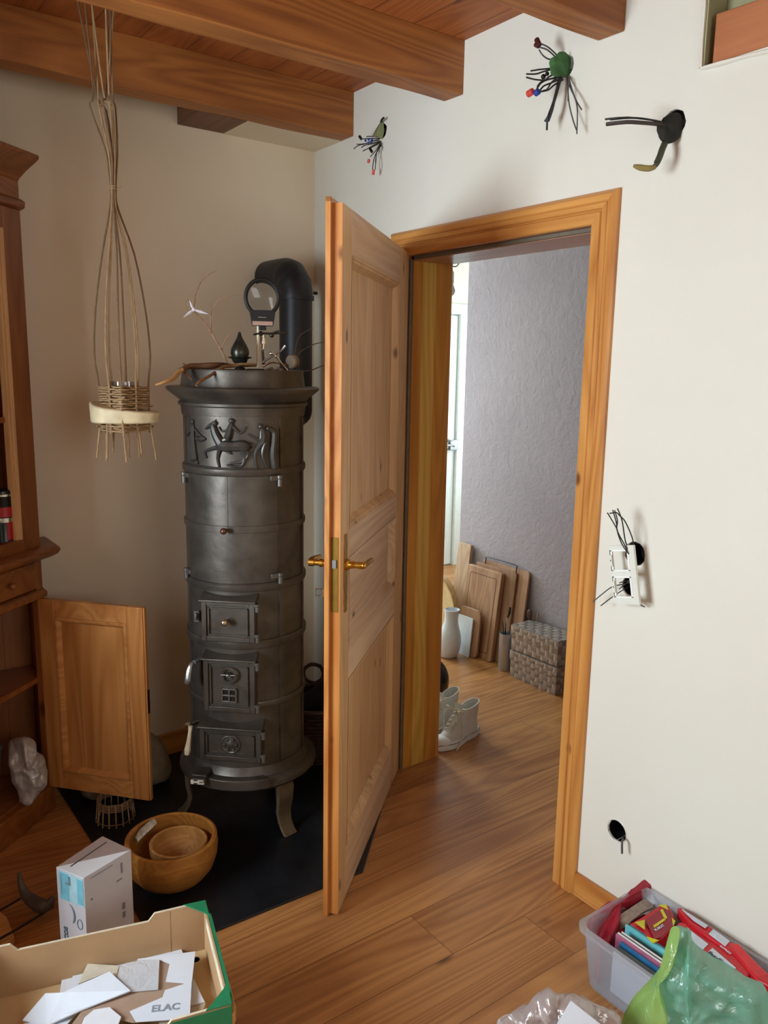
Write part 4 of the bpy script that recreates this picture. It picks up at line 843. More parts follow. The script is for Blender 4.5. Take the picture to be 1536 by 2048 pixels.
b.slab([tuple(A_+up*.0012), tuple(D_+up*.0012), tuple(C_+up*.0012 - (C_-D_)*.02), ], .001); build('flap', b, plain('bright_flap', '#e3e8ee', .45, var=.01), bd)
b = B(); b.slab([tuple(A_+up*.0009), tuple(C_+up*.0009), tuple(B_+up*.0009)], .0006); build('top_liner', b, plain('grey_brown_board', '#a08d86', .6, var=.03), bd)
b = B(); AB = (B_-A_)
b.slab([tuple(A_+AB*.12+(D_-A_)*.30+up*.0018), tuple(A_+AB*.9+(D_-A_)*.30+up*.0018), tuple(A_+AB*.9+(D_-A_)*.34+up*.0018), tuple(A_+AB*.12+(D_-A_)*.34+up*.0018)], .0006); build('flap_slit', b, m_wireg, bd)
DCv = (C_-D_).normalized(); nF = DCv.cross(up); nF = nF if nF.dot(Vector((0, -1, 0))) > 0 else -nF; GT = frame_T(D_ + nF*.0006, DCv, up)
b = B(GT)
b.box((.018, -.075, 0), (.024, -.069, .0006)); b.box((.115, -.05, 0), (.121, -.02, .0006)); b.box((.10, -.068, 0), (.118, -.064, .0006)); b.box((.115, -.16, 0), (.124, -.14, .0006)); b.box((.115, -.185, 0), (.124, -.168, .0006)); b.box((.02, -.012, 0), (.09, -.010, .0006)); build('small_print', b, plain('pale_grey_print', '#8b8d98', .6), bd)
# horn and rods on the floor at the left edge
b = B(); b.tube([(-1.4131,-0.6521,0.1000),(-1.4144,-0.6778,0.0800),(-1.4101,-0.6958,0.0600),(-1.4006,-0.7231,0.0500),(-1.3865,-0.7536,0.0450),(-1.3731,-0.7707,0.0450),(-1.3587,-0.7733,0.0500),(-1.3490,-0.7766,0.0700)], [.005,.009,.013,.017,.020,.020,.015,.004], 12); build('curved_horn', b, plain('grey_horn', '#57524c', .4, var=.25, vs=20), label='curved dark grey horn lying on the floor by the left edge', cat='horn')
for q, lab in (([(-1.4944,-0.7005,0.0300),(-1.4556,-0.6886,0.0300),(-1.4164,-0.6731,0.0300)], 'upper of two thin dark rods running under the curved horn'), ([(-1.5181,-0.8276,0.0300),(-1.4596,-0.8093,0.0300),(-1.4035,-0.7891,0.0300),(-1.3490,-0.7679,0.0300)], 'lower of two thin dark rods, nearer the cardboard crate')):
    b = B(); b.tube(q, .0035, 8); build('dark_rod', b, plain('dark_lacquer', '#241208', .4), label=lab, cat='rod', group='dark rods')
b = B(); b.slab([(-1.5287,-0.6913,0.0280),(-1.4781,-0.6958,0.0280),(-1.4674,-0.7339,0.0280),(-1.4670,-0.8320,0.0280),(-1.4921,-0.8450,0.0280),(-1.5544,-0.8403,0.0280)], .027); build('wood_block', b, wood('pale_block_wood', '#b98346', '#dcae6c', 'x', 0, 1.5), bevel=.003, label='pale wooden block at the left edge under the dark rods', cat='wood piece')
# ================================================================== CRATE WITH PAPERS
o_, ax_, ay_ = Vector((-1.123, -1.344, .165)), Vector((-.966, .257, 0)).normalized(), Vector((-.257, -.966, 0)).normalized()
crate = thing('cardboard_crate', 'brown cardboard fruit crate with green corners on a low stool', 'crate', tuple(o_ + ax_*.25 + ay_*.16))
KT = Matrix(((ax_.x, ay_.x, 0, o_.x), (ax_.y, ay_.y, 0, o_.y), (0, 0, 1, o_.z), (0, 0, 0, 1)))
LX, LY, HZ = .52, .345, .135
m_green = plain('green_crate_print', '#1f7a50', .6, var=.08); m_edge = plain('cardboard_cut_edge', '#d9cdb4', .9)
def cpart(name, b, mat, **k): return build(name, b, mat, k.pop('parent', crate), **k)
b = B(KT); b.box((0, 0, 0), (LX, LY, .004)); b.box((.004, .004, .0042), (LX-.004, LY-.004, .0055)); cpart('bottom', b, plain('pale_card_liner', '#c7ab80', .85, var=.05, vs=10))
longp = [(0, 0), (LX, 0), (LX, HZ), (LX-.085, HZ), (LX-.10, HZ-.018), (.135, HZ-.020), (.120, HZ-.002), (0, HZ)]
for y in (0, LY-.004):
    b = B(KT); b.prism(longp, y, y+.004, lambda x, z, t: (x, t, z)); b.box((.085, y+(.004 if y == 0 else -.0008), .004), (.0875, y+(.0048 if y == 0 else 0), HZ-.004)); w1 = cpart('long_wall', b, m_card)
    if y > 0:
        b = B(KT); b.prism([(p, q*.97) for p, q in longp], y+.0048, y+.006, lambda x, z, t: (x, t, z)); cpart('green_face', b, m_green, parent=w1)
    b = B(KT)
    for i in range(2, 7):
        (x0, z0), (x1, z1) = longp[i], longp[i+1]
        b.loft([[(x0, y-.0005, z0), (x0, y+.0045, z0), (x0, y+.0045, z0+.0015), (x0, y-.0005, z0+.0015)], [(x1, y-.0005, z1), (x1, y+.0045, z1), (x1, y+.0045, z1+.0015), (x1, y-.0005, z1+.0015)]])
    cpart('cut_edge', b, m_edge, parent=w1)
for x in (0, LX-.004):
    b = B(KT); b.prism([(0, 0), (LY, 0), (LY, HZ), (LY-.03, HZ), (LY-.04, HZ-.012), (.04, HZ-.012), (.03, HZ), (0, HZ)], x, x+.004, lambda y, z, t: (t, y, z)); w2 = cpart('short_wall', b, m_card)
    b = B(KT); xo = x-.0012 if x == 0 else x+.004; b.prism([(0, 0), (LY, 0), (LY, HZ-.001), (LY-.03, HZ-.001), (LY-.04, HZ-.013), (.04, HZ-.013), (.03, HZ-.001), (0, HZ-.001)], xo, xo+.0012, lambda y, z, t: (t, y, z)); cpart('green_face', b, m_green, parent=w2)
    b = B(KT); b.box((-.008, .035, .085), (-.0015, LY-.035, HZ-.010)) if x == 0 else b.box((LX+.0055, .035, .085), (LX+.011, LY-.035, HZ-.010)); cpart('green_fold', b, m_green, parent=w2)
    xi = .004 if x == 0 else x-.002
    b = B(KT); b.box((xi, .05, HZ-.034), (xi+.002, LY-.04, HZ-.012)); cpart('folded_lip', b, m_edge, parent=w2)
for (cx, cy, sx, sy) in ((0, 0, 1, 1), (LX, 0, -1, 1), (0, LY, 1, -1), (LX, LY, -1, -1)):
    b = B(KT); b.prism([(cx-.001*sx, cy-.001*sy), (cx+.052*sx, cy-.001*sy), (cx+.040*sx, cy+.010*sy), (cx+.008*sx, cy+.045*sy), (cx-.001*sx, cy+.060*sy)], HZ-.0005, HZ+.002); cpart('corner_gusset', b, m_green)
b = B(KT); b.prism([(-.0022, .10), (-.0022, .145), (-.012, .148), (-.012, .10)], .088, .094); b.box((-.013, .10, .06), (-.0115, .148, .094)); cpart('tag', b, plain('white_tag', '#ddd8c8', .6), label='small white tag on the green side')
b = B(KT); b.lathe([(0, 0), (.009, 0)], (.03, .032, .0058), 16); b.v = b.v; b.f.append(tuple(range(len(b.v)//2, len(b.v)))) ; b.mi.append(0); cpart('hand_hole', b, m_black)
# stool under it
st = thing('low_stool', 'low wooden stool under the cardboard crate, one rounded end showing at its right', 'stool', tuple(o_ + ax_*.2 + ay_*.16 - Vector((0, 0, .165))))
b = B(KT); b.loft([[(p[0], p[1], z) for p in rrect(.50, .13, .03, 5, .215, .165)] for z in (-.032, -.001)]); build('seat', b, wood('stool_pine', '#b4763a', '#d9a062', 'x', 0, 1.), st, bevel=.003)
for sx, sy in ((.05, .12), (.38, .12), (.05, .21), (.38, .21)):
    b = B(KT); b.cyl((sx, sy, -.165), (sx, sy, -.033), .013); build('leg', b, MC['stool_pine'], st)
# papers
def sheet(name, q, z, th, mat, lab, cat='paper', group=None):
    b = B(); b.slab(q, th); return build(name, b, mat, smooth=False, label=lab, cat=cat, group=group)
m_p2 = plain('bluish_paper', '#dbe3ee', .5, var=.02); m_p3 = plain('cream_card', '#c9bfa6', .7, var=.03); m_p4 = plain('cardboard_insert', '#a38a76', .8, var=.06)
sheet('card_stack', [(-1.2232,-1.4226,0.1920),(-1.1975,-1.4435,0.1920),(-1.2048,-1.5279,0.1920),(-1.2174,-1.5424,0.1920),(-1.2753,-1.5516,0.1920),(-1.3226,-1.5388,0.1920)], 0, .018, m_p3, 'stack of beige cards with rounded corners under the printed insert')
sheet('white_card', [(-1.2451,-1.4306,0.1960),(-1.2017,-1.4492,0.1960),(-1.2082,-1.5299,0.1960),(-1.2358,-1.5214,0.1960),(-1.2843,-1.5300,0.1960)], 0, .003, m_p2, 'white card lying on the beige stack, right of the printed insert')
sheet('paper_sheet', [(-1.2867,-1.3084,0.1860),(-1.1804,-1.3114,0.1860),(-1.1840,-1.3450,0.1860),(-1.2409,-1.4192,0.1860),(-1.3058,-1.3739,0.1860)], 0, .002, m_p2, 'white sheet with a corner pointing to the far side of the crate')
sheet('paper_sheet', [(-1.4051,-1.2310,0.1840),(-1.2811,-1.3031,0.1840),(-1.2941,-1.3615,0.1840),(-1.3715,-1.3769,0.1840),(-1.4437,-1.3150,0.1840)], 0, .002, m_p2, 'pale blue-white sheet beneath the long folded envelope')
sheet('paper_sheet', [(-1.4394,-1.2452,0.1800),(-1.3888,-1.2685,0.1800),(-1.3963,-1.3426,0.1800),(-1.4625,-1.3076,0.1800)], 0, .002, m_paper, 'small white slip at the left of the paper pile')
sheet('printed_insert', [(-1.2922,-1.3265,0.2050),(-1.1661,-1.3797,0.2050),(-1.2116,-1.4669,0.2050),(-1.2528,-1.5563,0.2050),(-1.2674,-1.5590,0.2050),(-1.3607,-1.5039,0.2050),(-1.3976,-1.4627,0.2050),(-1.4433,-1.4612,0.2050),(-1.4806,-1.4450,0.2050),(-1.4066,-1.3815,0.2050)], 0, .002, m_p4, 'brown and white printed insert carrying large pale capitals')
sheet('insert_flap', [(-1.2895,-1.3298,0.2080),(-1.1680,-1.3843,0.2080),(-1.2163,-1.4766,0.2080),(-1.2617,-1.4362,0.2080),(-1.2334,-1.3875,0.2080),(-1.2483,-1.3617,0.2080),(-1.2847,-1.4486,0.2080),(-1.3264,-1.4251,0.2080)], 0, .001, m_p2, 'white upper panel of the printed insert')
sheet('insert_flap', [(-1.2731,-1.4610,0.2090),(-1.2262,-1.4682,0.2090),(-1.2167,-1.4777,0.2090),(-1.2552,-1.5600,0.2090),(-1.2687,-1.5625,0.2090),(-1.3563,-1.5113,0.2090),(-1.3575,-1.4752,0.2090),(-1.2849,-1.4777,0.2090)], 0, .001, m_p2, 'white lower panel with the large pale capitals')
sheet('film_pouch', [(-1.3315,-1.3341,0.2120),(-1.2860,-1.3414,0.2120),(-1.2499,-1.3665,0.2120),(-1.2849,-1.4513,0.2120),(-1.3364,-1.4237,0.2120),(-1.3484,-1.3639,0.2120)], 0, .003, thinfilm('clear_film', '#eef4fb', .25, .12, .2, .2), 'crumpled clear film pouch on top of the printed insert', 'pouch')
sheet('window_card', [(-1.3899,-1.2768,0.2070),(-1.3323,-1.3249,0.2070),(-1.3481,-1.3569,0.2070),(-1.3596,-1.3311,0.2070),(-1.4257,-1.3288,0.2070)], 0, .002, plain('window_card_beige', '#c5bfae', .6), 'beige card half under the long folded envelope')
b = B(); q = [(-1.5482,-1.3475,0.1920),(-1.4927,-1.3130,0.2050),(-1.4627,-1.3410,0.2120),(-1.3597,-1.3441,0.2180),(-1.3395,-1.4283,0.2180),(-1.4455,-1.4124,0.2100),(-1.5101,-1.3961,0.1950)]; b.slab(q, .003); build('long_envelope', b, m_p2, smooth=False, label='long white folded envelope lying diagonally across the pile', cat='paper')
sheet('crumpled_note', [(-1.4436,-1.4411,0.2130),(-1.4209,-1.4310,0.2130),(-1.3910,-1.4430,0.2130),(-1.3789,-1.4839,0.2130),(-1.3998,-1.5122,0.2130),(-1.4662,-1.4755,0.2130)], 0, .004, m_paper, 'small crumpled white note at the bottom of the pile')
sheet('paper_sheet', [(-1.5489,-1.3572,0.1900),(-1.4704,-1.3915,0.1900),(-1.4438,-1.3907,0.1900),(-1.4926,-1.4270,0.1900),(-1.5654,-1.3907,0.1900)], 0, .002, m_p2, 'white sheet poking out below the long envelope')
q = [(-1.3212,-1.5040,0.2095),(-1.2640,-1.5335,0.2095)]; q2 = [(-1.3075,-1.4763,0.2095)]
Tt = frame_T(Vector(q[0]), Vector(q[1])-Vector(q[0]), Vector(q2[0])-Vector(q[0])); ln = (Vector(q[1])-Vector(q[0])).length
b = B(); text_B(b, 'ELAC', ln*.40, Tt, .0004); b.v = [tuple(Vector(p)) for p in b.v]; build('printed_capitals', b, plain('grey_capitals', '#8e98a4', .6), label='large pale grey capitals printed on the insert', cat='lettering')
# ================================================================== STORAGE BOX WITH PACKAGES
m_box = thinfilm('frosted_plastic', '#e3e8f0', .72, .2, .07, .4)
sb = thing('storage_box', 'frosted clear plastic storage box against the wall, full of red packages', 'storage box', (-.160, -2.04, 0))
bcx, bcy = -.160, -2.045
def rl(w_, d_, z, r=.03): return [(x, y, z) for x, y in rrect(w_, d_, r, 5, bcx, bcy)]
b = B(); b.loft([rl(.232, .412, .002), rl(.236, .416, .006), rl(.264, .448, .158), rl(.284, .468, .160), rl(.286, .470, .174), rl(.284, .468, .175), rl(.262, .446, .175), rl(.260, .444, .160), rl(.232, .412, .010), rl(.226, .406, .006)]); build('box_body', b, m_box, sb)
def mag(x, y0, y1, z1, th, mat, lab, dz=0):
    b = B(); b.box((x-th/2, y0, .012), (x+th/2, y1, z1)); build('magazine', b, mat, bevel=.0006, label=lab, cat='magazine', group='magazines standing in the storage box')
mag(-.252, -2.22, -1.90, .128, .004, m_paper, 'white paper standing against the near side of the storage box')
mag(-.244, -2.22, -1.905, .142, .006, plain('grey_cover', '#5a605c', .5), 'grey magazine just behind the white paper in the storage box')
mag(-.233, -2.22, -1.905, .150, .008, plain('blue_cover', '#2f78ad', .4), 'blue magazine in the storage box')
for k, (c, lab) in enumerate((('#b5627d', 'pink-edged magazine next to the blue one'), ('#e2dfe2', 'white magazine right of the pink-edged one'), ('#3c3338', 'dark thin magazine between two white ones'), ('#dcd8d2', 'white magazine beside the dark red cover'))): mag(-.2255+.0052*k, -2.2, -1.885-.002*k, .158+.002*(k % 2), .0036, plain('cover%d' % k, c, .45), lab)
mag(-.198, -2.2, -1.905, .148, .010, plain('maroon_cover', '#6b1322', .4), 'dark red magazine in the storage box')
mag(-.178, -2.2, -1.88, .160, .007, plain('cyan_cover', '#6cc0c8', .35), 'cyan magazine in the storage box'); mag(-.169, -2.2, -1.885, .158, .004, plain('teal_cover', '#2d98a4', .35), 'teal magazine touching the cyan one')
ol = [(0.0211,-1.8005,0.1650),(0.0169,-1.8259,0.1650),(0.0069,-1.8293,0.1500),(-0.0639,-1.8309,0.1400),(-0.1245,-1.8244,0.1300),(-0.1670,-1.8539,0.1200),(-0.2316,-1.8696,0.1150),(-0.2296,-1.8333,0.1000),(-0.2448,-1.8154,0.1300),(-0.2271,-1.7977,0.1400),(-0.1876,-1.7971,0.1500),(-0.0956,-1.8107,0.1550)]
b = blob(ol, .028, (0, 0, 1), 8, amp=.008, freq=18); b.v = [(x, y, z) for x, y, z in b.v]
ro = build('red_cloth_bag', b, plain('red_cloth', '#9c1228', .55, var=.1, bump=.2), label='crumpled red bag along the far end of the storage box', cat='bag')
b = B(); b.box((-.262, -1.868, .014), (-.06, -1.852, .125)); build('red_folder', b, MC['red_cloth'], bevel=.003, label='red folder standing against the end of the storage box', cat='folder')
b = B(); b.slab([(-0.1701,-1.8390,0.1500),(-0.0043,-1.8369,0.1550),(-0.0216,-1.8586,0.1450),(-0.0500,-1.8702,0.1500),(-0.0914,-1.8672,0.1500),(-0.1477,-1.8720,0.1500),(-0.1684,-1.8529,0.1200)], .005); build('translucent_pouch', b, plain('grey_brown_pouch', '#8d7a6c', .3, var=.25, vs=60), label='grey-brown flat pouch with a yellow edge beside the red bag', cat='pouch')
rp = thing('red_yellow_pack', 'red pack with yellow triangle corners in the storage box', 'package', (-.13, -1.93, .13))
m_red = plain('red_pack_print', '#c01c28', .35, var=.05); m_dred = plain('wine_red_print', '#8f1a2a', .4, var=.05); m_yel = plain('lime_yellow_print', '#c9c02a', .4); m_lab = plain('pale_label', '#c9d2dc', .5); m_ink = plain('dark_ink', '#27303c', .5)
b = B(); b.slab([(-0.1696,-1.8818,0.1580),(-0.1288,-1.8875,0.1630),(-0.0455,-1.8901,0.1680),(-0.0275,-1.9058,0.1680),(-0.0581,-1.9447,0.1680),(-0.0933,-1.9629,0.1680),(-0.1493,-1.9710,0.1680),(-0.1821,-1.9644,0.1600),(-0.1652,-1.9209,0.1580)], .04); rb = build('wrapper', b, m_red, rp, bevel=.004)
b = B(); b.slab([(-0.1315,-1.9052,0.1694),(-0.0455,-1.9021,0.1694),(-0.0489,-1.9284,0.1694),(-0.0906,-1.9610,0.1694),(-0.1536,-1.9702,0.1694),(-0.1748,-1.9641,0.1694)], .001); build('wine_panel', b, m_dred, rb)
for q in ([(-0.1562,-1.8916,0.1640),(-0.1336,-1.9047,0.1700),(-0.1653,-1.9279,0.1700)], [(-0.0519,-1.8903,0.1700),(-0.0326,-1.8991,0.1700),(-0.0477,-1.9176,0.1700)], [(-0.1837,-1.9473,0.1700),(-0.1700,-1.9740,0.1700),(-0.1848,-1.9660,0.1630)], [(-0.0682,-1.9058,0.1715),(-0.0585,-1.9062,0.1715),(-0.0795,-1.9355,0.1715),(-0.0909,-1.9368,0.1715)], [(-0.1364,-1.9325,0.1715),(-0.0851,-1.9316,0.1715),(-0.0898,-1.9376,0.1715),(-0.1412,-1.9399,0.1715)], [(-0.0677,-1.9413,0.1700),(-0.0709,-1.9544,0.1700),(-0.0957,-1.9644,0.1700)]):
    b = B(); b.slab(q, .0015); build('yellow_print', b, m_yel, rb)
q = [(-0.1486,-1.9502,0.1712),(-0.0847,-1.9498,0.1712),(-0.1438,-1.9418,0.1712)]; Tt = frame_T(Vector(q[0]), Vector(q[1])-Vector(q[0]), Vector(q[2])-Vector(q[0])); b = B(); text_B(b, 'PLAKAT', .0105, Tt, .0003); build('lettering', b, m_lab, rb)
for nm_, body, labs, lab in (('red_package', [(-0.1000,-1.9674,0.1700),(-0.0703,-1.9659,0.1750),(-0.0595,-1.9887,0.1800),(-0.0480,-2.0370,0.1800),(-0.0604,-2.1186,0.1800),(-0.0782,-2.1750,0.1800),(-0.1274,-2.1811,0.1800),(-0.1257,-2.1572,0.1800),(-0.1382,-2.1280,0.1800),(-0.1319,-2.0688,0.1800),(-0.1204,-2.0325,0.1800)], ([(-0.0852,-2.0073,0.1820),(-0.0928,-2.0621,0.1820),(-0.1227,-2.0662,0.1820),(-0.1172,-2.0265,0.1820)], [(-0.0965,-2.0762,0.1820),(-0.1118,-2.1478,0.1820),(-0.1304,-2.1492,0.1820),(-0.1270,-2.0795,0.1820)]), 'red package with two white labels, nearer the green bag'),
                       ('red_package', [(-0.0260,-1.9281,0.1750),(-0.0214,-1.9383,0.1800),(-0.0339,-2.0257,0.1860),(-0.0427,-2.0902,0.1860),(-0.0413,-2.1136,0.1860),(-0.0484,-2.1415,0.1860),(-0.0691,-2.2054,0.1860),(-0.0789,-2.2481,0.1860),(-0.1056,-2.2439,0.1860),(-0.1086,-2.1954,0.1860),(-0.0747,-2.1231,0.1860),(-0.0730,-2.0521,0.1860),(-0.0689,-1.9906,0.1860)], ([(-0.0372,-1.9494,0.1880),(-0.0387,-2.0267,0.1880),(-0.0522,-2.0279,0.1880),(-0.0513,-1.9939,0.1880)], [(-0.0396,-2.0426,0.1880),(-0.0453,-2.0916,0.1880),(-0.0710,-2.0949,0.1880),(-0.0639,-2.0455,0.1880)]), 'red package with two white labels, against the wall')):
    pk = thing(nm_, lab, 'package', tuple(Vector(body[0])), group='red packages in the storage box')
    b = B(); b.slab(body, .03); wr = build('wrapper', b, m_red, pk, bevel=.004)
    for q in labs:
        b = B(); b.slab(q, .0022); build('label_patch', b, m_lab, wr)
    if 'nearer' in lab:
        q = [(-0.1242,-2.0794,0.1835),(-0.1322,-2.1475,0.1835),(-0.1034,-2.0786,0.1835)]; Tt = frame_T(Vector(q[0]), Vector(q[1])-Vector(q[0]), Vector(q[2])-Vector(q[0])); b = B(); text_B(b, 'EasyFix', .0155, Tt, .0003); build('lettering', b, m_ink, wr)
        q = [(-0.0782,-2.0840,0.1835),(-0.0856,-2.1332,0.1835),(-0.0692,-2.0820,0.1835)]; Tt = frame_T(Vector(q[0]), Vector(q[1])-Vector(q[0]), Vector(q[2])-Vector(q[0])); b = B(); text_B(b, 'EXPRESS', .0085, Tt, .0003); build('lettering', b, m_lab, wr)
b = B(); b.slab([(-0.0524,-2.0907,0.1870),(-0.0339,-2.1092,0.1870),(-0.0560,-2.1590,0.1870),(-0.0744,-2.2082,0.1870),(-0.1073,-2.1978,0.1870),(-0.0952,-2.1683,0.1870)], .012); build('red_ribbon', b, plain('bright_red_foil', '#d3262c', .3), bevel=.003, label='bright red foil strip folded over the package by the wall', cat='packaging')
# green and clear bags
ol = [(-0.4806,-2.1953,0.4805),(-0.4705,-2.2134,0.4846),(-0.4809,-2.2357,0.4923),(-0.4580,-2.2357,0.4559),(-0.4463,-2.2567,0.4438),(-0.4292,-2.2872,0.4258),(-0.4055,-2.3294,0.4103),(-0.3687,-2.3544,0.3807),(-0.3546,-2.3796,0.2688),(-0.3695,-2.3938,0.1095),(-0.4375,-2.2723,0.0403),(-0.5120,-2.1392,-0.0254),(-0.5261,-2.1140,0.1219),(-0.5363,-2.1368,0.2467),(-0.5275,-2.1525,0.3093),(-0.5054,-2.1920,0.3897),(-0.4917,-2.1959,0.4423)]
gb = thing('green_plastic_bag', 'translucent green plastic bag standing in front of the storage box', 'bag', (-.42, -2.28, 0))
build('bag_film', blob(ol, .055, (-.86, -.5, 0), 12, rings=22, amp=.024, freq=13), thinfilm('green_film', '#9bdcc8', .42, .22, .10, .5), gb)
ol = [(-0.5062,-2.2110,0.5022),(-0.5115,-2.2323,0.5157),(-0.5246,-2.2396,0.4859),(-0.5366,-2.2386,0.4452),(-0.5542,-2.2276,0.4117),(-0.5534,-2.2290,0.3893),(-0.5435,-2.2467,0.3128),(-0.5663,-2.2060,0.2790),(-0.5608,-2.1545,0.2423),(-0.5488,-2.1452,0.2627),(-0.5401,-2.1607,0.3246),(-0.5182,-2.1998,0.4041),(-0.5088,-2.2065,0.4570)]
build('bag_fold', blob(ol, .012, (-.86, -.5, 0), 2, rings=6, amp=.006, freq=18), thinfilm('lime_film', '#b9dc86', .22, .25, .10, .5), gb, label='lime green folded hem of the bag')
ol = [(-0.7813,-2.0127,0.2711),(-0.7719,-2.0213,0.2995),(-0.7576,-2.0343,0.3068),(-0.7420,-2.0485,0.3165),(-0.7299,-2.0596,0.3405),(-0.7189,-2.0696,0.3546),(-0.7085,-2.0792,0.3622),(-0.6931,-2.0932,0.3518),(-0.6762,-2.1086,0.3567),(-0.6561,-2.1270,0.3519),(-0.6361,-2.1453,0.3461),(-0.6144,-2.1651,0.3350),(-0.6025,-2.1760,0.3223),(-0.5775,-2.1717,0.2856),(-0.5834,-2.1933,0.1961),(-0.5804,-2.1961,0.0802),(-0.6517,-2.1310,0.0504),(-0.7399,-2.0505,0.0388),(-0.7766,-2.0170,0.0680),(-0.7860,-2.0084,0.1846)]
cb = thing('clear_plastic_bag', 'crumpled clear plastic bag at the bottom edge beside the storage box', 'bag', (-.85, -1.95, 0))
build('bag_film', blob(ol, .05, (-.67, -.73, .1), 21, rings=22, amp=.026, freq=22), thinfilm('clear_bag_film', '#ded6d6', .36, .12, .16, .5), cb)
b = B(); b.slab([(-0.7102,-2.1385,0.3866),(-0.6764,-2.1897,0.3518),(-0.6867,-2.1939,0.2561),(-0.7688,-2.1189,0.2420),(-0.7391,-2.1324,0.3461)], .002, (.67, .73, 0)); build('paper_insert', b, m_p2, cb, label='pale blue paper corner inside the clear bag')
# ================================================================== CABLES IN THE WALL
m_olive = plain('olive_sheath', '#3c4030', .6); m_greenp = plain('green_putty', '#3f6a3a', .8, var=.3, bump=.4, bs=60); m_redc = plain('red_terminal', '#d4483c', .4); m_bluec = plain('blue_terminal', '#1f3f96', .4); m_dkred = plain('maroon_terminal', '#4a1c1c', .4)
def cup(parent, c, r, mat=None, dx=.066):
    hx, hy, hz = c; b = B(); b.lathe([(.001, .0), (r*.93, .0), (r*.93, dx-.004), (r*.86, dx-.003), (r*.86, .004), (.001, .004)], seg=20); b.v = [(.0675-z, hy + x, hz + y) for x, y, z in b.v]; return build('junction_cup', b, mat or m_black, parent)
def wires(parent, mat, lst, r, name='cable'):
    for q in lst:
        b = B(); b.tube(q, r, 6, 3); build(name, b, mat, parent)
w1 = thing('cable_bundle', 'small bundle of cut cables with two red terminals near the first beam', 'cables', HOLES[2][:3], group='cut cable bundles')
cup(w1, HOLES[2][:3], .030)
b = B(); b.loft([[tuple(Vector(p)) for p in [(-0.0100,-0.4824,2.4751),(0.0000,-0.4843,2.4703),(0.0000,-0.4866,2.4364),(0.0000,-0.4774,2.4134),(-0.0200,-0.4736,2.4217),(-0.0350,-0.4603,2.4219),(-0.0300,-0.4784,2.4454)]], [tuple(Vector(p)) for p in [(0.0100,-0.4533,2.4765),(0.0200,-0.4509,2.4756),(0.0200,-0.4531,2.4469),(0.0200,-0.4466,2.4261),(0.0100,-0.4371,2.4358),(0.0000,-0.4367,2.4342),(0.0000,-0.4507,2.4502)]]]); build('putty_collar', b, plain('pale_green_putty', '#7d8057', .8, var=.3), w1)
wires(w1, m_wire, [[(0.0200,-0.4580,2.4270),(-0.0200,-0.4681,2.4158),(-0.0500,-0.4588,2.4127),(-0.0650,-0.4456,2.4113),(-0.0700,-0.4396,2.4132)], [(0.0200,-0.4579,2.4301),(-0.0200,-0.4679,2.4229),(-0.0400,-0.4530,2.4226),(-0.0500,-0.4455,2.4221)], [(0.0200,-0.4524,2.4218),(-0.0300,-0.4536,2.4085),(-0.0600,-0.4562,2.3937),(-0.0800,-0.4386,2.3876),(-0.0900,-0.4239,2.3771)], [(0.0200,-0.4525,2.4202),(-0.0300,-0.4825,2.3980),(-0.0500,-0.4592,2.3963),(-0.0700,-0.4356,2.3942),(-0.0750,-0.4222,2.3963)], [(0.0200,-0.4468,2.4182),(-0.0300,-0.4768,2.3976),(-0.0500,-0.4593,2.3916),(-0.0500,-0.4359,2.3938),(-0.0600,-0.4300,2.3855)], [(0.0200,-0.4468,2.4166),(-0.0300,-0.4826,2.3934),(-0.0500,-0.4653,2.3795),(-0.0600,-0.4391,2.3717)], [(0.0200,-0.4469,2.4150),(-0.0300,-0.4912,2.3901),(-0.0400,-0.4655,2.3826),(-0.0450,-0.4640,2.3774)], [(0.0200,-0.4483,2.4147),(-0.0200,-0.4830,2.3871),(-0.0300,-0.4718,2.3674),(-0.0400,-0.4575,2.3513)], [(0.0200,-0.4498,2.4128),(-0.0200,-0.4832,2.3809),(-0.0300,-0.4806,2.3610),(-0.0350,-0.4725,2.3352),(-0.0400,-0.4746,2.3042)], [(0.0200,-0.4513,2.4110),(-0.0200,-0.4889,2.3797),(-0.0250,-0.4764,2.3626),(-0.0350,-0.4870,2.3294),(-0.0400,-0.4904,2.3015)]], .0017)
wires(w1, m_wire, [[(0.0100,-0.4705,2.4727),(-0.0100,-0.4811,2.4715),(-0.0200,-0.5033,2.4741),(-0.0200,-0.5130,2.4766)]], .004)
b = B(); q = [(-0.0500,-0.4618,2.4082),(-0.0600,-0.4559,2.4046),(-0.0450,-0.4721,2.4007),(-0.0500,-0.4591,2.3978),(-0.0400,-0.4677,2.4087)]
for p in q: b.sphere(p, .0045, 8, 6)
build('terminal', b, m_bluec, w1, label='blue terminals')
for q in ([(-0.0400,-0.4519,2.3445),(-0.0400,-0.4463,2.3329)], [(-0.0400,-0.4818,2.3030),(-0.0400,-0.4779,2.2856)]):
    b = B(); b.cyl(q[0], q[1], .0052); build('terminal', b, m_redc, w1, label='red terminal', bevel=.001)
for q in ([(-0.0670,-0.4397,2.4114),(-0.0700,-0.4306,2.4228)], [(-0.0450,-0.4640,2.3774),(-0.0450,-0.4759,2.3642)]):
    b = B(); b.cyl(q[0], q[1], .005); build('terminal', b, m_black, w1)
w2_ = thing('cable_bundle', 'large spray of cut cables around green putty below the beam end', 'cables', HOLES[1][:3], group='cut cable bundles')
cup(w2_, HOLES[1][:3], .036)
ol = [(-0.0450,-1.3649,2.4451),(-0.0300,-1.3640,2.4565),(-0.0050,-1.3623,2.4531),(0.0000,-1.3643,2.4267),(0.0000,-1.3613,2.4068),(-0.0350,-1.3598,2.3920),(-0.0600,-1.3529,2.3949),(-0.0600,-1.3444,2.4192),(-0.0600,-1.3568,2.4346)]
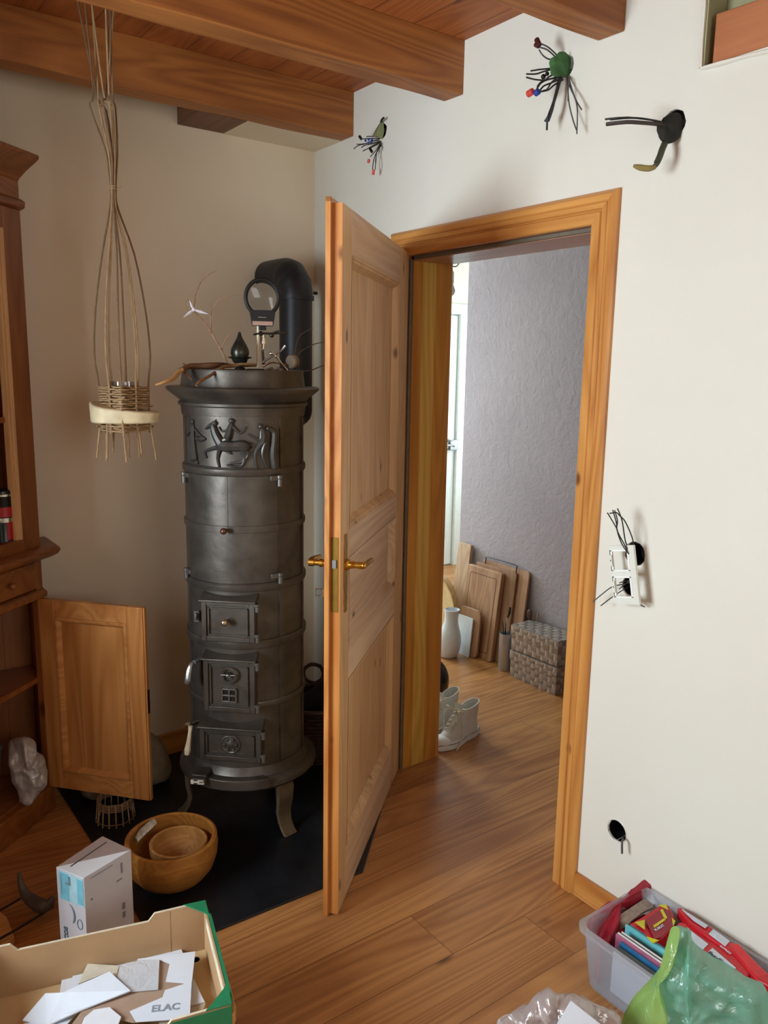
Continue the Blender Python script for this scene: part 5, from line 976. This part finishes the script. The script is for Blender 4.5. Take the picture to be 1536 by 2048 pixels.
build('putty_collar', blob(ol, .022, (-1, 0, 0), 4, amp=.006, freq=40), m_greenp, w2_)
wires(w2_, m_wireg, [[(-0.0300,-1.3395,2.4554),(-0.0600,-1.3364,2.4684),(-0.0800,-1.3248,2.4766)], [(-0.0300,-1.3376,2.4496),(-0.0500,-1.3323,2.4608),(-0.0700,-1.3371,2.4613),(-0.0800,-1.3232,2.4677)], [(-0.0300,-1.3405,2.4409),(-0.0600,-1.3386,2.4380),(-0.0800,-1.3362,2.4437),(-0.0850,-1.3261,2.4595)]], .0022)
wires(w2_, m_wire, [[(-0.0500,-1.3493,2.4137),(-0.0900,-1.3368,2.4054),(-0.1100,-1.3215,2.4014)], [(-0.0500,-1.3494,2.4121),(-0.0800,-1.3369,2.4012),(-0.1000,-1.3333,2.3929),(-0.1200,-1.3154,2.3933)], [(-0.0500,-1.3511,2.3880),(-0.0800,-1.3430,2.3791),(-0.1000,-1.3296,2.3800),(-0.1200,-1.3160,2.3850)]], .0022)
wires(w2_, m_wire, [[(-0.0200,-1.3551,2.3963),(-0.0600,-1.3423,2.3850),(-0.0800,-1.3342,2.3734),(-0.0900,-1.3286,2.3570)], [(-0.0200,-1.3553,2.3931),(-0.0500,-1.3428,2.3774),(-0.0700,-1.3345,2.3675),(-0.0800,-1.3310,2.3536)], [(-0.0200,-1.3601,2.3887),(-0.0500,-1.3525,2.3686),(-0.0600,-1.3442,2.3575),(-0.0800,-1.3311,2.3520)], [(-0.0300,-1.3593,2.3995),(-0.0500,-1.3511,2.3880),(-0.0700,-1.3289,2.3816),(-0.0800,-1.3208,2.3673)], [(-0.0300,-1.3595,2.3963),(-0.0600,-1.3566,2.3750),(-0.0700,-1.3490,2.3560),(-0.0700,-1.3352,2.3562)], [(-0.0300,-1.3545,2.4039),(-0.0600,-1.3508,2.3923),(-0.0700,-1.3425,2.3829)]], .0024)
wires(w2_, m_wire, [[(-0.0300,-1.3554,2.3910),(-0.0400,-1.3563,2.3474),(-0.0500,-1.3501,2.3054),(-0.0550,-1.3312,2.2797)], [(-0.0300,-1.3602,2.3866),(-0.0400,-1.3526,2.3355),(-0.0500,-1.3462,2.2966),(-0.0550,-1.3361,2.2770)], [(-0.0300,-1.3533,2.3883),(-0.0450,-1.3508,2.3286),(-0.0550,-1.3441,2.2930),(-0.0550,-1.3409,2.2744),(-0.0550,-1.3413,2.2549)], [(-0.0350,-1.3626,2.3850),(-0.0450,-1.3586,2.3459),(-0.0500,-1.3545,2.3076),(-0.0550,-1.3453,2.2766)]], .003)
wires(w2_, m_wireg, [[(0.0000,-1.3569,2.4064),(-0.0200,-1.3821,2.3799),(-0.0300,-1.3895,2.3508),(-0.0300,-1.3915,2.3235)], [(0.0000,-1.3592,2.4058),(-0.0200,-1.3865,2.3630),(-0.0300,-1.4179,2.3220),(-0.0350,-1.4314,2.2866),(-0.0400,-1.4380,2.2277)], [(0.0000,-1.3546,2.4070),(-0.0200,-1.3809,2.3486),(-0.0300,-1.3969,2.3111),(-0.0350,-1.4176,2.2676),(-0.0400,-1.4363,2.2375)], [(0.0000,-1.3592,2.4058),(-0.0200,-1.3937,2.3549),(-0.0300,-1.4228,2.3145),(-0.0300,-1.4419,2.2898)]], .0019)
for q, mt, rr_, lab in (([(-0.0850,-1.3267,2.4702),(-0.0850,-1.3149,2.4892)], m_dkred, .0075, 'dark red terminal'), ([(-0.0850,-1.3241,2.4688),(-0.0850,-1.3111,2.4768)], m_dkred, .0065, 'dark red terminal'), ([(-0.0900,-1.3369,2.3502),(-0.0900,-1.3246,2.3468)], m_bluec, .009, 'blue terminal'), ([(-0.1000,-1.3246,2.3512),(-0.1000,-1.3061,2.3477)], m_redc, .0095, 'red terminal')):
    b = B(); b.cyl(q[0], q[1], rr_, seg=8); build('terminal', b, mt, w2_, label=lab, bevel=.001)
b = B(); b.sphere([(-0.0500,-1.3135,2.4014)][0], .007); b.sphere([(-0.0500,-1.3271,2.4052)][0], .006); build('terminal', b, m_black, w2_)
w3 = thing('cable_bundle', 'thick cut cables from a black hole at the upper right, one olive', 'cables', HOLES[0][:3], group='cut cable bundles')
cup(w3, HOLES[0][:3], .036)
ol = [(-0.0350,-1.7122,2.2060),(-0.0200,-1.7178,2.2217),(-0.0040,-1.7313,2.2202),(-0.0020,-1.7405,2.2001),(-0.0020,-1.7394,2.1747),(-0.0200,-1.7346,2.1527),(-0.0350,-1.7246,2.1465),(-0.0450,-1.7093,2.1593),(-0.0450,-1.7052,2.1858)]
build('foam_plug', blob(ol, .022, (-1, 0, 0), 6, amp=.007, freq=40), plain('black_foam', '#1d1d15', .85, var=.4), w3)
wires(w3, m_wire, [[(-0.0200,-1.7167,2.1963),(-0.0700,-1.7133,2.1952),(-0.1200,-1.7076,2.1931),(-0.1500,-1.6875,2.1929),(-0.1700,-1.6559,2.1926)], [(-0.0200,-1.7167,2.1963),(-0.0700,-1.7060,2.1982),(-0.1500,-1.6910,2.1932),(-0.1700,-1.6407,2.1968)]], .0024)
wires(w3, plain('brown_grey_sheath', '#3a2f2c', .6), [[(-0.0200,-1.7170,2.1920),(-0.0700,-1.7139,2.1881),(-0.1200,-1.7085,2.1831),(-0.1500,-1.6883,2.1836),(-0.1700,-1.6447,2.1847)]], .0048)
wires(w3, m_olive, [[(-0.0300,-1.7202,2.1568),(-0.0500,-1.7258,2.1324),(-0.0600,-1.7260,2.1109),(-0.0650,-1.7221,2.0966),(-0.0700,-1.7174,2.0895)], [(-0.0300,-1.7148,2.1579),(-0.0500,-1.7205,2.1335),(-0.0600,-1.7222,2.1144),(-0.0700,-1.7220,2.0973)]], .0058)
b = B(); b.tube([(-0.0700,-1.7200,2.0882),(-0.0850,-1.7128,2.0838),(-0.1000,-1.6985,2.0864),(-0.1150,-1.6914,2.0894)], [.0055, .0075, .0075, .0035], 10); build('sheath_tip', b, plain('ochre_sheath', '#8a7a45', .6), w3, label='ochre cut end of the hanging sheath')
# double socket frame
sk = thing('double_socket_frame', 'white double socket frame hanging loose over two wall holes beside the doorway', 'socket frame', HOLES[3][:3])
cup(sk, HOLES[3][:3], .034); cup(sk, HOLES[4][:3], .030)
q = [Vector(p) for p in [(-0.0500,-1.6668,1.1251),(-0.0500,-1.7555,1.1408),(-0.0500,-1.7587,0.9826),(-0.0500,-1.6764,0.9650)]]
ST = frame_T(q[3], q[2]-q[3], q[0]-q[3]); fw, fh = (q[2]-q[3]).length, (q[0]-q[3]).length
m_sock = plain('cream_white_plastic', '#dcdcd2', .35, var=.02)
b = B(ST); op = [(.009, .018, fw-.018, fh*.475), (.009, fh*.565, fw-.018, fh*.925)]
ys = [0, op[0][1], op[0][3], op[1][1], op[1][3], fh]
for k in range(5):
    if k in (1, 3):
        o4 = op[0 if k == 1 else 1]; b.box((0, ys[k], -.004), (o4[0], ys[k+1], .004)); b.box((o4[2], ys[k], -.004), (fw, ys[k+1], .004))
    else: b.box((0, ys[k], -.004), (fw, ys[k+1], .004))
build('frame', b, m_sock, sk)
for o4 in op:
    b = B(ST); t = .004
    b.box((o4[0]-.001, o4[1]-.001, .0035), (o4[2]+.001, o4[1]+t, .0062)); b.box((o4[0]-.001, o4[3]-t, .0035), (o4[2]+.001, o4[3]+.001, .0062)); b.box((o4[2]-t, o4[1], .0035), (o4[2]+.001, o4[3], .0062)); b.box((o4[0]-.001, o4[1], .0035), (o4[0]+t, o4[1]+.013, .0062)); b.box((o4[0]-.001, o4[3]-.013, .0035), (o4[0]+t, o4[3], .0062)); build('inner_rim', b, plain('bright_white_plastic', '#f2f2ee', .3, var=.01), sk, bevel=.0006)
    b = B(ST); b.box((o4[0]-.005, o4[1], .0036), (o4[0]-.003, o4[1]+.014, .0046)); b.box((o4[0]-.005, o4[3]-.014, .0036), (o4[0]-.003, o4[3], .0046)); b.box((o4[0]-.006, (o4[1]+o4[3])/2-.002, .0036), (o4[0]-.003, (o4[1]+o4[3])/2+.002, .0046)); build('slot', b, m_wireg, sk)
wires(sk, m_wire, [[(0.0200,-1.6827,1.0883),(-0.0400,-1.7097,1.1067),(-0.0600,-1.7115,1.1192),(-0.0600,-1.6934,1.1375),(-0.0700,-1.6866,1.1635),(-0.0800,-1.6877,1.1821),(-0.1000,-1.6699,1.2230)], [(0.0200,-1.6826,1.0901),(-0.0500,-1.7082,1.1164),(-0.0600,-1.7017,1.1373),(-0.0700,-1.6838,1.1717),(-0.0800,-1.6865,1.1958),(-0.0900,-1.6791,1.2308)], [(0.0200,-1.6824,1.0919),(-0.0500,-1.7099,1.1202),(-0.0600,-1.6881,1.1522),(-0.0700,-1.6813,1.1765),(-0.0800,-1.6890,1.2031),(-0.0900,-1.6853,1.2309)], [(0.0200,-1.6845,1.0923),(-0.0500,-1.7025,1.1346),(-0.0600,-1.6997,1.1613),(-0.0700,-1.6983,1.1967),(-0.0750,-1.6944,1.2155),(-0.0800,-1.6863,1.2353)], [(0.0200,-1.6827,1.0883),(-0.0300,-1.7114,1.1181),(-0.0500,-1.7207,1.1501),(-0.0600,-1.7147,1.1778),(-0.0700,-1.7038,1.2045),(-0.0800,-1.6940,1.2177),(-0.0850,-1.6870,1.2247),(-0.1000,-1.6773,1.2220)]], .0017)
wires(sk, m_wire, [[(0.0200,-1.6844,1.0197),(-0.0400,-1.7115,1.0365),(-0.0600,-1.7102,1.0373),(-0.0700,-1.7016,1.0324)], [(0.0200,-1.6845,1.0180),(-0.0400,-1.7079,1.0303),(-0.0600,-1.7090,1.0264),(-0.0700,-1.7021,1.0148)], [(0.0300,-1.6775,1.0130),(-0.0250,-1.6848,1.0192),(-0.0300,-1.6482,1.0027),(-0.0400,-1.6242,0.9780),(-0.0500,-1.6020,0.9515)], [(0.0300,-1.6778,1.0094),(-0.0250,-1.6860,1.0050),(-0.0300,-1.6496,0.9730),(-0.0400,-1.6390,0.9594),(-0.0500,-1.6293,0.9465)], [(0.0200,-1.6853,1.0090),(-0.0150,-1.7217,0.9869),(-0.0200,-1.7370,0.9727),(-0.0200,-1.7515,0.9698)]], .0015)
wires(sk, m_black, [[(0.0300,-1.6796,1.0864),(-0.0100,-1.6935,1.1032),(-0.0300,-1.6978,1.1084)], [(0.0300,-1.6802,1.0793),(-0.0100,-1.6963,1.0949),(-0.0300,-1.7003,1.1036)], [(0.0300,-1.6794,1.0153),(-0.0100,-1.6978,1.0290),(-0.0300,-1.7023,1.0311)]], .0045)
w5 = thing('wall_box', 'open round wall box low on the white wall with a short cable stub', 'wall box', HOLES[5][:3])
cup(w5, HOLES[5][:3], .035); b = B(); hy, hz = HOLES[5][1:3]
b.tube([(-.001, hy+.034*math.cos(k*.2094), hz+.034*math.sin(k*.2094)) for k in range(31)], .0016, 6, 1); build('rim', b, m_sock, w5)
wires(w5, m_wireg, [[(0.0200,-1.7107,0.2561),(-0.0150,-1.7343,0.2716),(-0.0280,-1.7420,0.2710),(-0.0300,-1.7443,0.2565),(-0.0320,-1.7473,0.2395)]], .0034)
# ================================================================== HALL
def lean(name, w_, h_, th, xb, xt, y0, mat, lab, cat, r=.012, tilt=0., group=None, y_top=None):
    """board of width w_ (along +y from y0), height h_, leaning from x=xb on the floor to x=xt"""
    up_ = Vector((xt-xb, (0 if y_top is None else y_top - y0), math.sqrt(max(.01, h_*h_-(xt-xb)**2)))).normalized()
    T = frame_T((xb, y0, .001), (0, 1, 0), up_); b = B(T); pts = [(x + w_/2, y + h_/2) for x, y in rrect(w_, h_, r)]
    b.prism(pts, 0, th); return b, T
m_bd = wood('cutting_board_wood', '#94694a', '#bd9470', 'z', .1, 1.2, .55); m_bd2 = wood('darker_board_wood', '#7d5638', '#a47a58', 'z', .1, 1.2, .55)
hb_ = thing('cutting_board', 'broad cutting board with a juice groove leaning on the mauve wall', 'board', (1.16, .16, 0), group='boards leaning on the mauve wall')
b, T = lean('', .275, .50, .028, 1.150, 1.212, .030, 0, 0, 0); bo = build('board', b, m_bd, hb_, bevel=.003)
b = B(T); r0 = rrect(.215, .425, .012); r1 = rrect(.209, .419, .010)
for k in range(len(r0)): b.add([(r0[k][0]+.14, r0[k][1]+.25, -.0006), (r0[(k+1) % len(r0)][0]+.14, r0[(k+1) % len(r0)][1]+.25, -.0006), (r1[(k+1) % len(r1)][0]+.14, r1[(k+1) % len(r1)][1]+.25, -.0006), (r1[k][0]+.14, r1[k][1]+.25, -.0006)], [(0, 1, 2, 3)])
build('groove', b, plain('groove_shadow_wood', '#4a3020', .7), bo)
b, T = lean('', .32, .515, .014, 1.182, 1.243, -.05, 0, 0, 0); hb2 = thing('cutting_board', 'cutting board with a wire carrying handle, behind the grooved board', 'board', (1.2, .1, 0), group='boards leaning on the mauve wall'); build('board', b, m_bd2, hb2, bevel=.002)
b = B(T); b.tube([(.015, .505, .009), (.015, .545, .009), (.03, .556, .009), (.24, .556, .009), (.255, .545, .009), (.255, .505, .009)], .0032, 8, 2); build('wire_handle', b, m_black, hb2)
b, T = lean('', .36, .535, .012, 1.200, 1.262, -.125, 0, 0, 0); build('cutting_board', b, m_bd, bevel=.002, label='rearmost wide board against the mauve wall, its right edge showing', cat='board', group='boards leaning on the mauve wall')
b, T = lean('', .105, .60, .022, 1.175, 1.245, .322, 0, 0, 0, r=.004); build('tall_plank', b, wood('pale_plank_wood', '#ad8a6c', '#cdb094', 'z', .3, 1.), bevel=.001, label='tall narrow pale plank standing highest behind the boards', cat='plank')
b, T = lean('', .17, .272, .014, 1.118, 1.142, .110, 0, 0, 0, r=.03); build('cutting_board', b, m_bd, bevel=.002, label='small board with rounded corners in front of the grooved board', cat='board', group='boards leaning on the mauve wall')
b, T = lean('', .135, .222, .008, 1.102, 1.126, .155, 0, 0, 0, r=.004); build('white_board', b, m_white, bevel=.001, label='small white board right behind the white vase', cat='board')
b = B(); vp = [(0.001, 0), (.045, 0), (.055, .01), (.064, .05), (.066, .09), (.061, .13), (.048, .17), (.039, .20), (.037, .23), (.041, .262), (.043, .275), (.040, .276), (.035, .24), (.034, .2), (.04, .17), (.055, .12), (.05, .03), (0.001, .02)]
b.lathe(vp, (1.025, .240, .001), 40); b.v = [(x + z*.02, y - z*.06, z) for x, y, z in b.v]; build('white_vase', b, plain('matte_white_glaze', '#dde3e8', .35, var=.01), label='white pear-shaped vase on the hall floor', cat='vase')
dr_ = thing('round_tray', 'round bentwood tray standing on edge behind the white vase', 'tray', (1.13, .50, 0)); nT = Vector((-.95, -.31, 0)).normalized(); TT = frame_T((1.128, .502, .212), Vector((0, -1, 0)), (0, 0, 1))
b = B(TT); b.lathe([(.200, -.024), (.208, -.024), (.208, .020), (.200, .020), (.200, -.024)], seg=56); b.v = b.v; build('rim', b, wood('bentwood', '#b98f5c', '#ddbb88', 'z', 0), dr_)
b = B(TT); b.lathe([(.001, -.010), (.2005, -.010), (.2005, .002), (.001, .002)], seg=56); build('base', b, plain('pale_birch', '#d9c08c', .5), dr_)
uc = thing('utensil_holder', 'brushed steel cylinder utensil holder between the boards and the woven boxes', 'holder', (1.150, -.085, 0))
b = B(); b.lathe([(.001, .001), (.036, .001), (.037, .004), (.037, .205), (.035, .205), (.035, .006), (.001, .006)], (1.150, -.085, 0), 32); build('cylinder', b, plain('satin_steel', '#b9b9be', .35, .7, var=.04), uc)
for q, mt, lab in (((( 1.145, -.075, .02), (1.15, -.08, .25), (1.165, -.085, .31)), m_black, 'black handled knife in the steel holder'), (((1.150, -.095, .02), (1.145, -.09, .23), (1.15, -.085, .29)), m_chrome, 'shiny steel skewer in the steel holder'), (((1.140, -.085, .02), (1.14, -.07, .22), (1.15, -.05, .26)), m_wire, 'thin dark wire whisk handle in the steel holder')):
    b = B(); b.tube(q, [.004, .004, .007] if mt is m_black else .003, 8, 3)
    if mt is m_black: b.tube([q[2], (1.168, -.087, .345)], [.008, .006], 8, 1)
    build('utensil', b, mt, label=lab, cat='utensil', group='utensils in the steel holder')
b = B(); b.tube([(1.225, -.155, .02), (1.235, -.158, .27)], .005, 8, 1); b.sphere((1.24, -.160, .312), .024, 14, 10, (.35, .8, 1.25)); build('wooden_spoon', b, plain('dark_spoon_wood', '#4a2d20', .5), label='dark wooden spoon standing behind the woven boxes', cat='spoon')
b = B(); b.tube([(1.245, -.20, .02), (1.25, -.205, .30), (1.25, -.215, .335)], .004, 8, 1); build('wooden_skewer', b, m_twig, label='thin pale stick behind the woven boxes beside the spoon', cat='stick')
# woven boxes
m_wv = plain('metallic_brown_strap', '#a0958c', .30, .35, var=.2, vs=40); m_wv2 = plain('metallic_grey_strap', '#bdb2aa', .26, .4, var=.15, vs=40)
def weave(b, o, ux, uy, nx, ny, n, h=.0022):
    o, ux, uy, n = Vector(o), Vector(ux), Vector(uy), Vector(n).normalized()
    for i in range(nx):
        for j in range(ny):
            a = o + ux*(i/nx) + uy*(j/ny); du = ux/nx*.95; dv = uy/ny*.95; b.cur = (i+j) % 2
            vs = []
            for p in range(4):
                for q in range(4):
                    t = (q if (i+j) % 2 else p)/3; vs.append(tuple(a + du*q/3 + dv*p/3 + n*(h*math.sin(math.pi*t)+.0002)))
            b.add(vs, [(p*4+q, p*4+q+1, p*4+q+5, p*4+q+4) for p in range(3) for q in range(3)])
    b.cur = 0
def wbox(name, lab, x0, x1, y0, y1, z0, z1, lid):
    t = thing(name, lab, 'box', ((x0+x1)/2, (y0+y1)/2, z0), group='woven storage boxes')
    def shell(a, zz0, zz1, nm, top):
        b = B(); b.box((x0-a, y0-a, zz0), (x1+a, y1+a, zz1)); b.mi = [0]*len(b.f)
        ny = round((y1-y0)/.030); nx = round((x1-x0)/.030); nz = max(1, round((zz1-zz0)/.030))
        weave(b, (x0-a, y0-a, zz0), (0, y1-y0+2*a, 0), (0, 0, zz1-zz0), ny, nz, (-1, 0, 0)); weave(b, (x0-a, y0-a, zz0), (x1-x0+2*a, 0, 0), (0, 0, zz1-zz0), nx, nz, (0, -1, 0))
        if top: weave(b, (x0-a, y0-a, zz1), (0, y1-y0+2*a, 0), (x1-x0+2*a, 0, 0), ny, nx, (0, 0, 1))
        build(nm, b, [m_wv, m_wv2], t)
    shell(0, z0, z1-.001, 'body', False); shell(.004, z1-lid, z1+.006, 'lid', True)
wbox('woven_box', 'lower of two stacked woven boxes by the doorway', 1.105, 1.262, -.486, -.168, .001, .140, .045)
wbox('woven_box', 'upper woven box with a shiny lid, on top of the other one', 1.105, 1.262, -.486, -.168, .152, .276, .045)
# sneakers
def shoe(loc, rot, lab):
    t = thing('sneaker', lab, 'shoe', loc, rot, group='white high-top sneakers')
    def outline(s, z, k=1.):
        pts = []
        for i in range(28):
            a = 2*math.pi*i/28; x = .5 + .5*math.cos(a); wd2 = .038 + .012*math.exp(-((x-.72)/.22)**2) - .006*math.exp(-((x-.38)/.15)**2); y = math.sin(a); y = math.copysign(abs(y)**.75, y)
            pts.append((( .5*math.cos(a))*.275*s, y*wd2*s, z))
        return pts
    b = B(); b.loft([outline(1, .001), outline(1.02, .006), outline(1.02, .028), outline(.99, .032)]); so = build('sole', b, plain('white_rubber', '#e6e6e2', .5, var=.02), t, local=True)
    b = B(); o1 = outline(1.028, .026); b.tube(o1 + [o1[0]], .0013, 5, 1); build('stripe', b, plain('navy_stripe', '#2b3240', .6), so, local=True)
    b = B(); rings = []
    for z, x0, x1, w_ in ((.030, -.128, .128, 1.), (.045, -.127, .118, .96), (.060, -.124, .085, .90), (.075, -.122, .045, .84), (.095, -.122, .010, .78), (.115, -.124, -.012, .76), (.135, -.128, -.022, .78), (.150, -.132, -.028, .80)):
        rg = []
        for i in range(28):
            a = 2*math.pi*i/28; y = math.sin(a); y = math.copysign(abs(y)**.8, y); wd2 = (.040 if z < .05 else .038)*w_
            rg.append(((x0+x1)/2 + (x1-x0)/2*math.cos(a), y*wd2, z + (.010*math.cos(a)*(-1) if z > .14 else 0)))
        rings.append(rg)
    inn = [[(p[0]*1.0 + (.004 if p[0] < -.07 else -.004), p[1]*.88, p[2]-d) for p in rings[-1]] for d in (0, .05)]
    b.loft(rings + inn, True, True); build('upper', b, plain('white_canvas', '#d9d8d0', .85, var=.03, bump=.5, bs=500), t, local=True)
    b = B(); b.sphere((.098, 0, .034), .038, 16, 10, (.95, 1.08, .62)); build('toe_cap', b, MC['white_rubber'], t, local=True)
    b = B(); b.loft([[(.05, -.012, .074), (.05, .012, .074), (.05, .012, .078), (.05, -.012, .078)], [(-.005, -.016, .125), (-.005, .016, .125), (0, .016, .13), (0, -.016, .13)], [(-.005, -.02, .172), (-.005, .02, .172), (.001, .02, .175), (.001, -.02, .175)]]); build('tongue', b, MC['white_canvas'], t, local=True)
    b = B(); m_l = plain('cream_lace', '#d6cfb8', .8)
    for k in range(6):
        z = .070 + .014*k; x = .060 - .0145*k; s = 1 if k % 2 else -1
        b.tube([(x, -.026, z-.006), (x+.006, 0, z+.010), (x-.006, .026, z+.002)], .0023, 6, 3); b.tube([(x, .026, z-.006), (x+.006, 0, z+.012), (x-.006, -.026, z+.002)], .0023, 6, 3)
    for s in (1, -1): b.tube([(.01, s*.01, .142), (.03, s*.03, .150), (.035, s*.048, .12), (.03, s*.052, .07), (.045, s*.056, .02), (.075, s*.062, .004)], .0023, 6, 4); b.tube([(.01, 0, .142), (.035, s*.02, .165), (.02, s*.045, .155), (.008, 0, .142)], .0023, 6, 4)
    build('laces', b, m_l, t, local=True)
    return t
shoe((.372, -.583, 0), 188, 'white high-top sneaker with loose cream laces, nearer the viewer')
shoe((.385, -.445, 0), 193, 'white high-top sneaker half hidden behind the door jamb')
b = B(); b.sphere((.47, -.22, .13), .13, 30, 18, (1.0, .9, 1)); b.v = [(x, y, max(z, .002)) for x, y, z in b.v]; build('black_helmet', b, plain('gloss_black_shell', '#0b0c10', .1), label='glossy black rounded shell standing behind the sneakers', cat='helmet')
# bare bulb
bu = thing('pendant_bulb', 'bare bulb in a white socket hanging in the hall by its cable', 'lamp', (1.08, .42, 1.98)); bc = Vector([(1.0968,0.4058,2.0069)][0])
b = B(); b.sphere(tuple(bc), .031, 18, 12); b.lathe([(.028, .012), (.018, .04)], tuple(bc), 18); build('bulb', b, plain('frosted_bulb', '#dcdcd4', .2), bu)
b = B(); b.lathe([(.017, .036), (.022, .04), (.022, .095), (.012, .115), (.001, .118)], tuple(bc), 18); build('socket', b, m_sock, bu)
b = B(); b.tube([tuple(bc+Vector((0, 0, .115))), tuple(bc+Vector((-.01, .0, .16))), tuple(bc+Vector((.005, -.01, .13))), tuple(bc+Vector((.035, -.02, .135))), tuple(bc+Vector((.05, -.02, .19))), tuple(bc+Vector((.03, 0, .35))), (bc.x, bc.y, 2.617)], .003, 8, 5); build('cord', b, m_wire, bu)
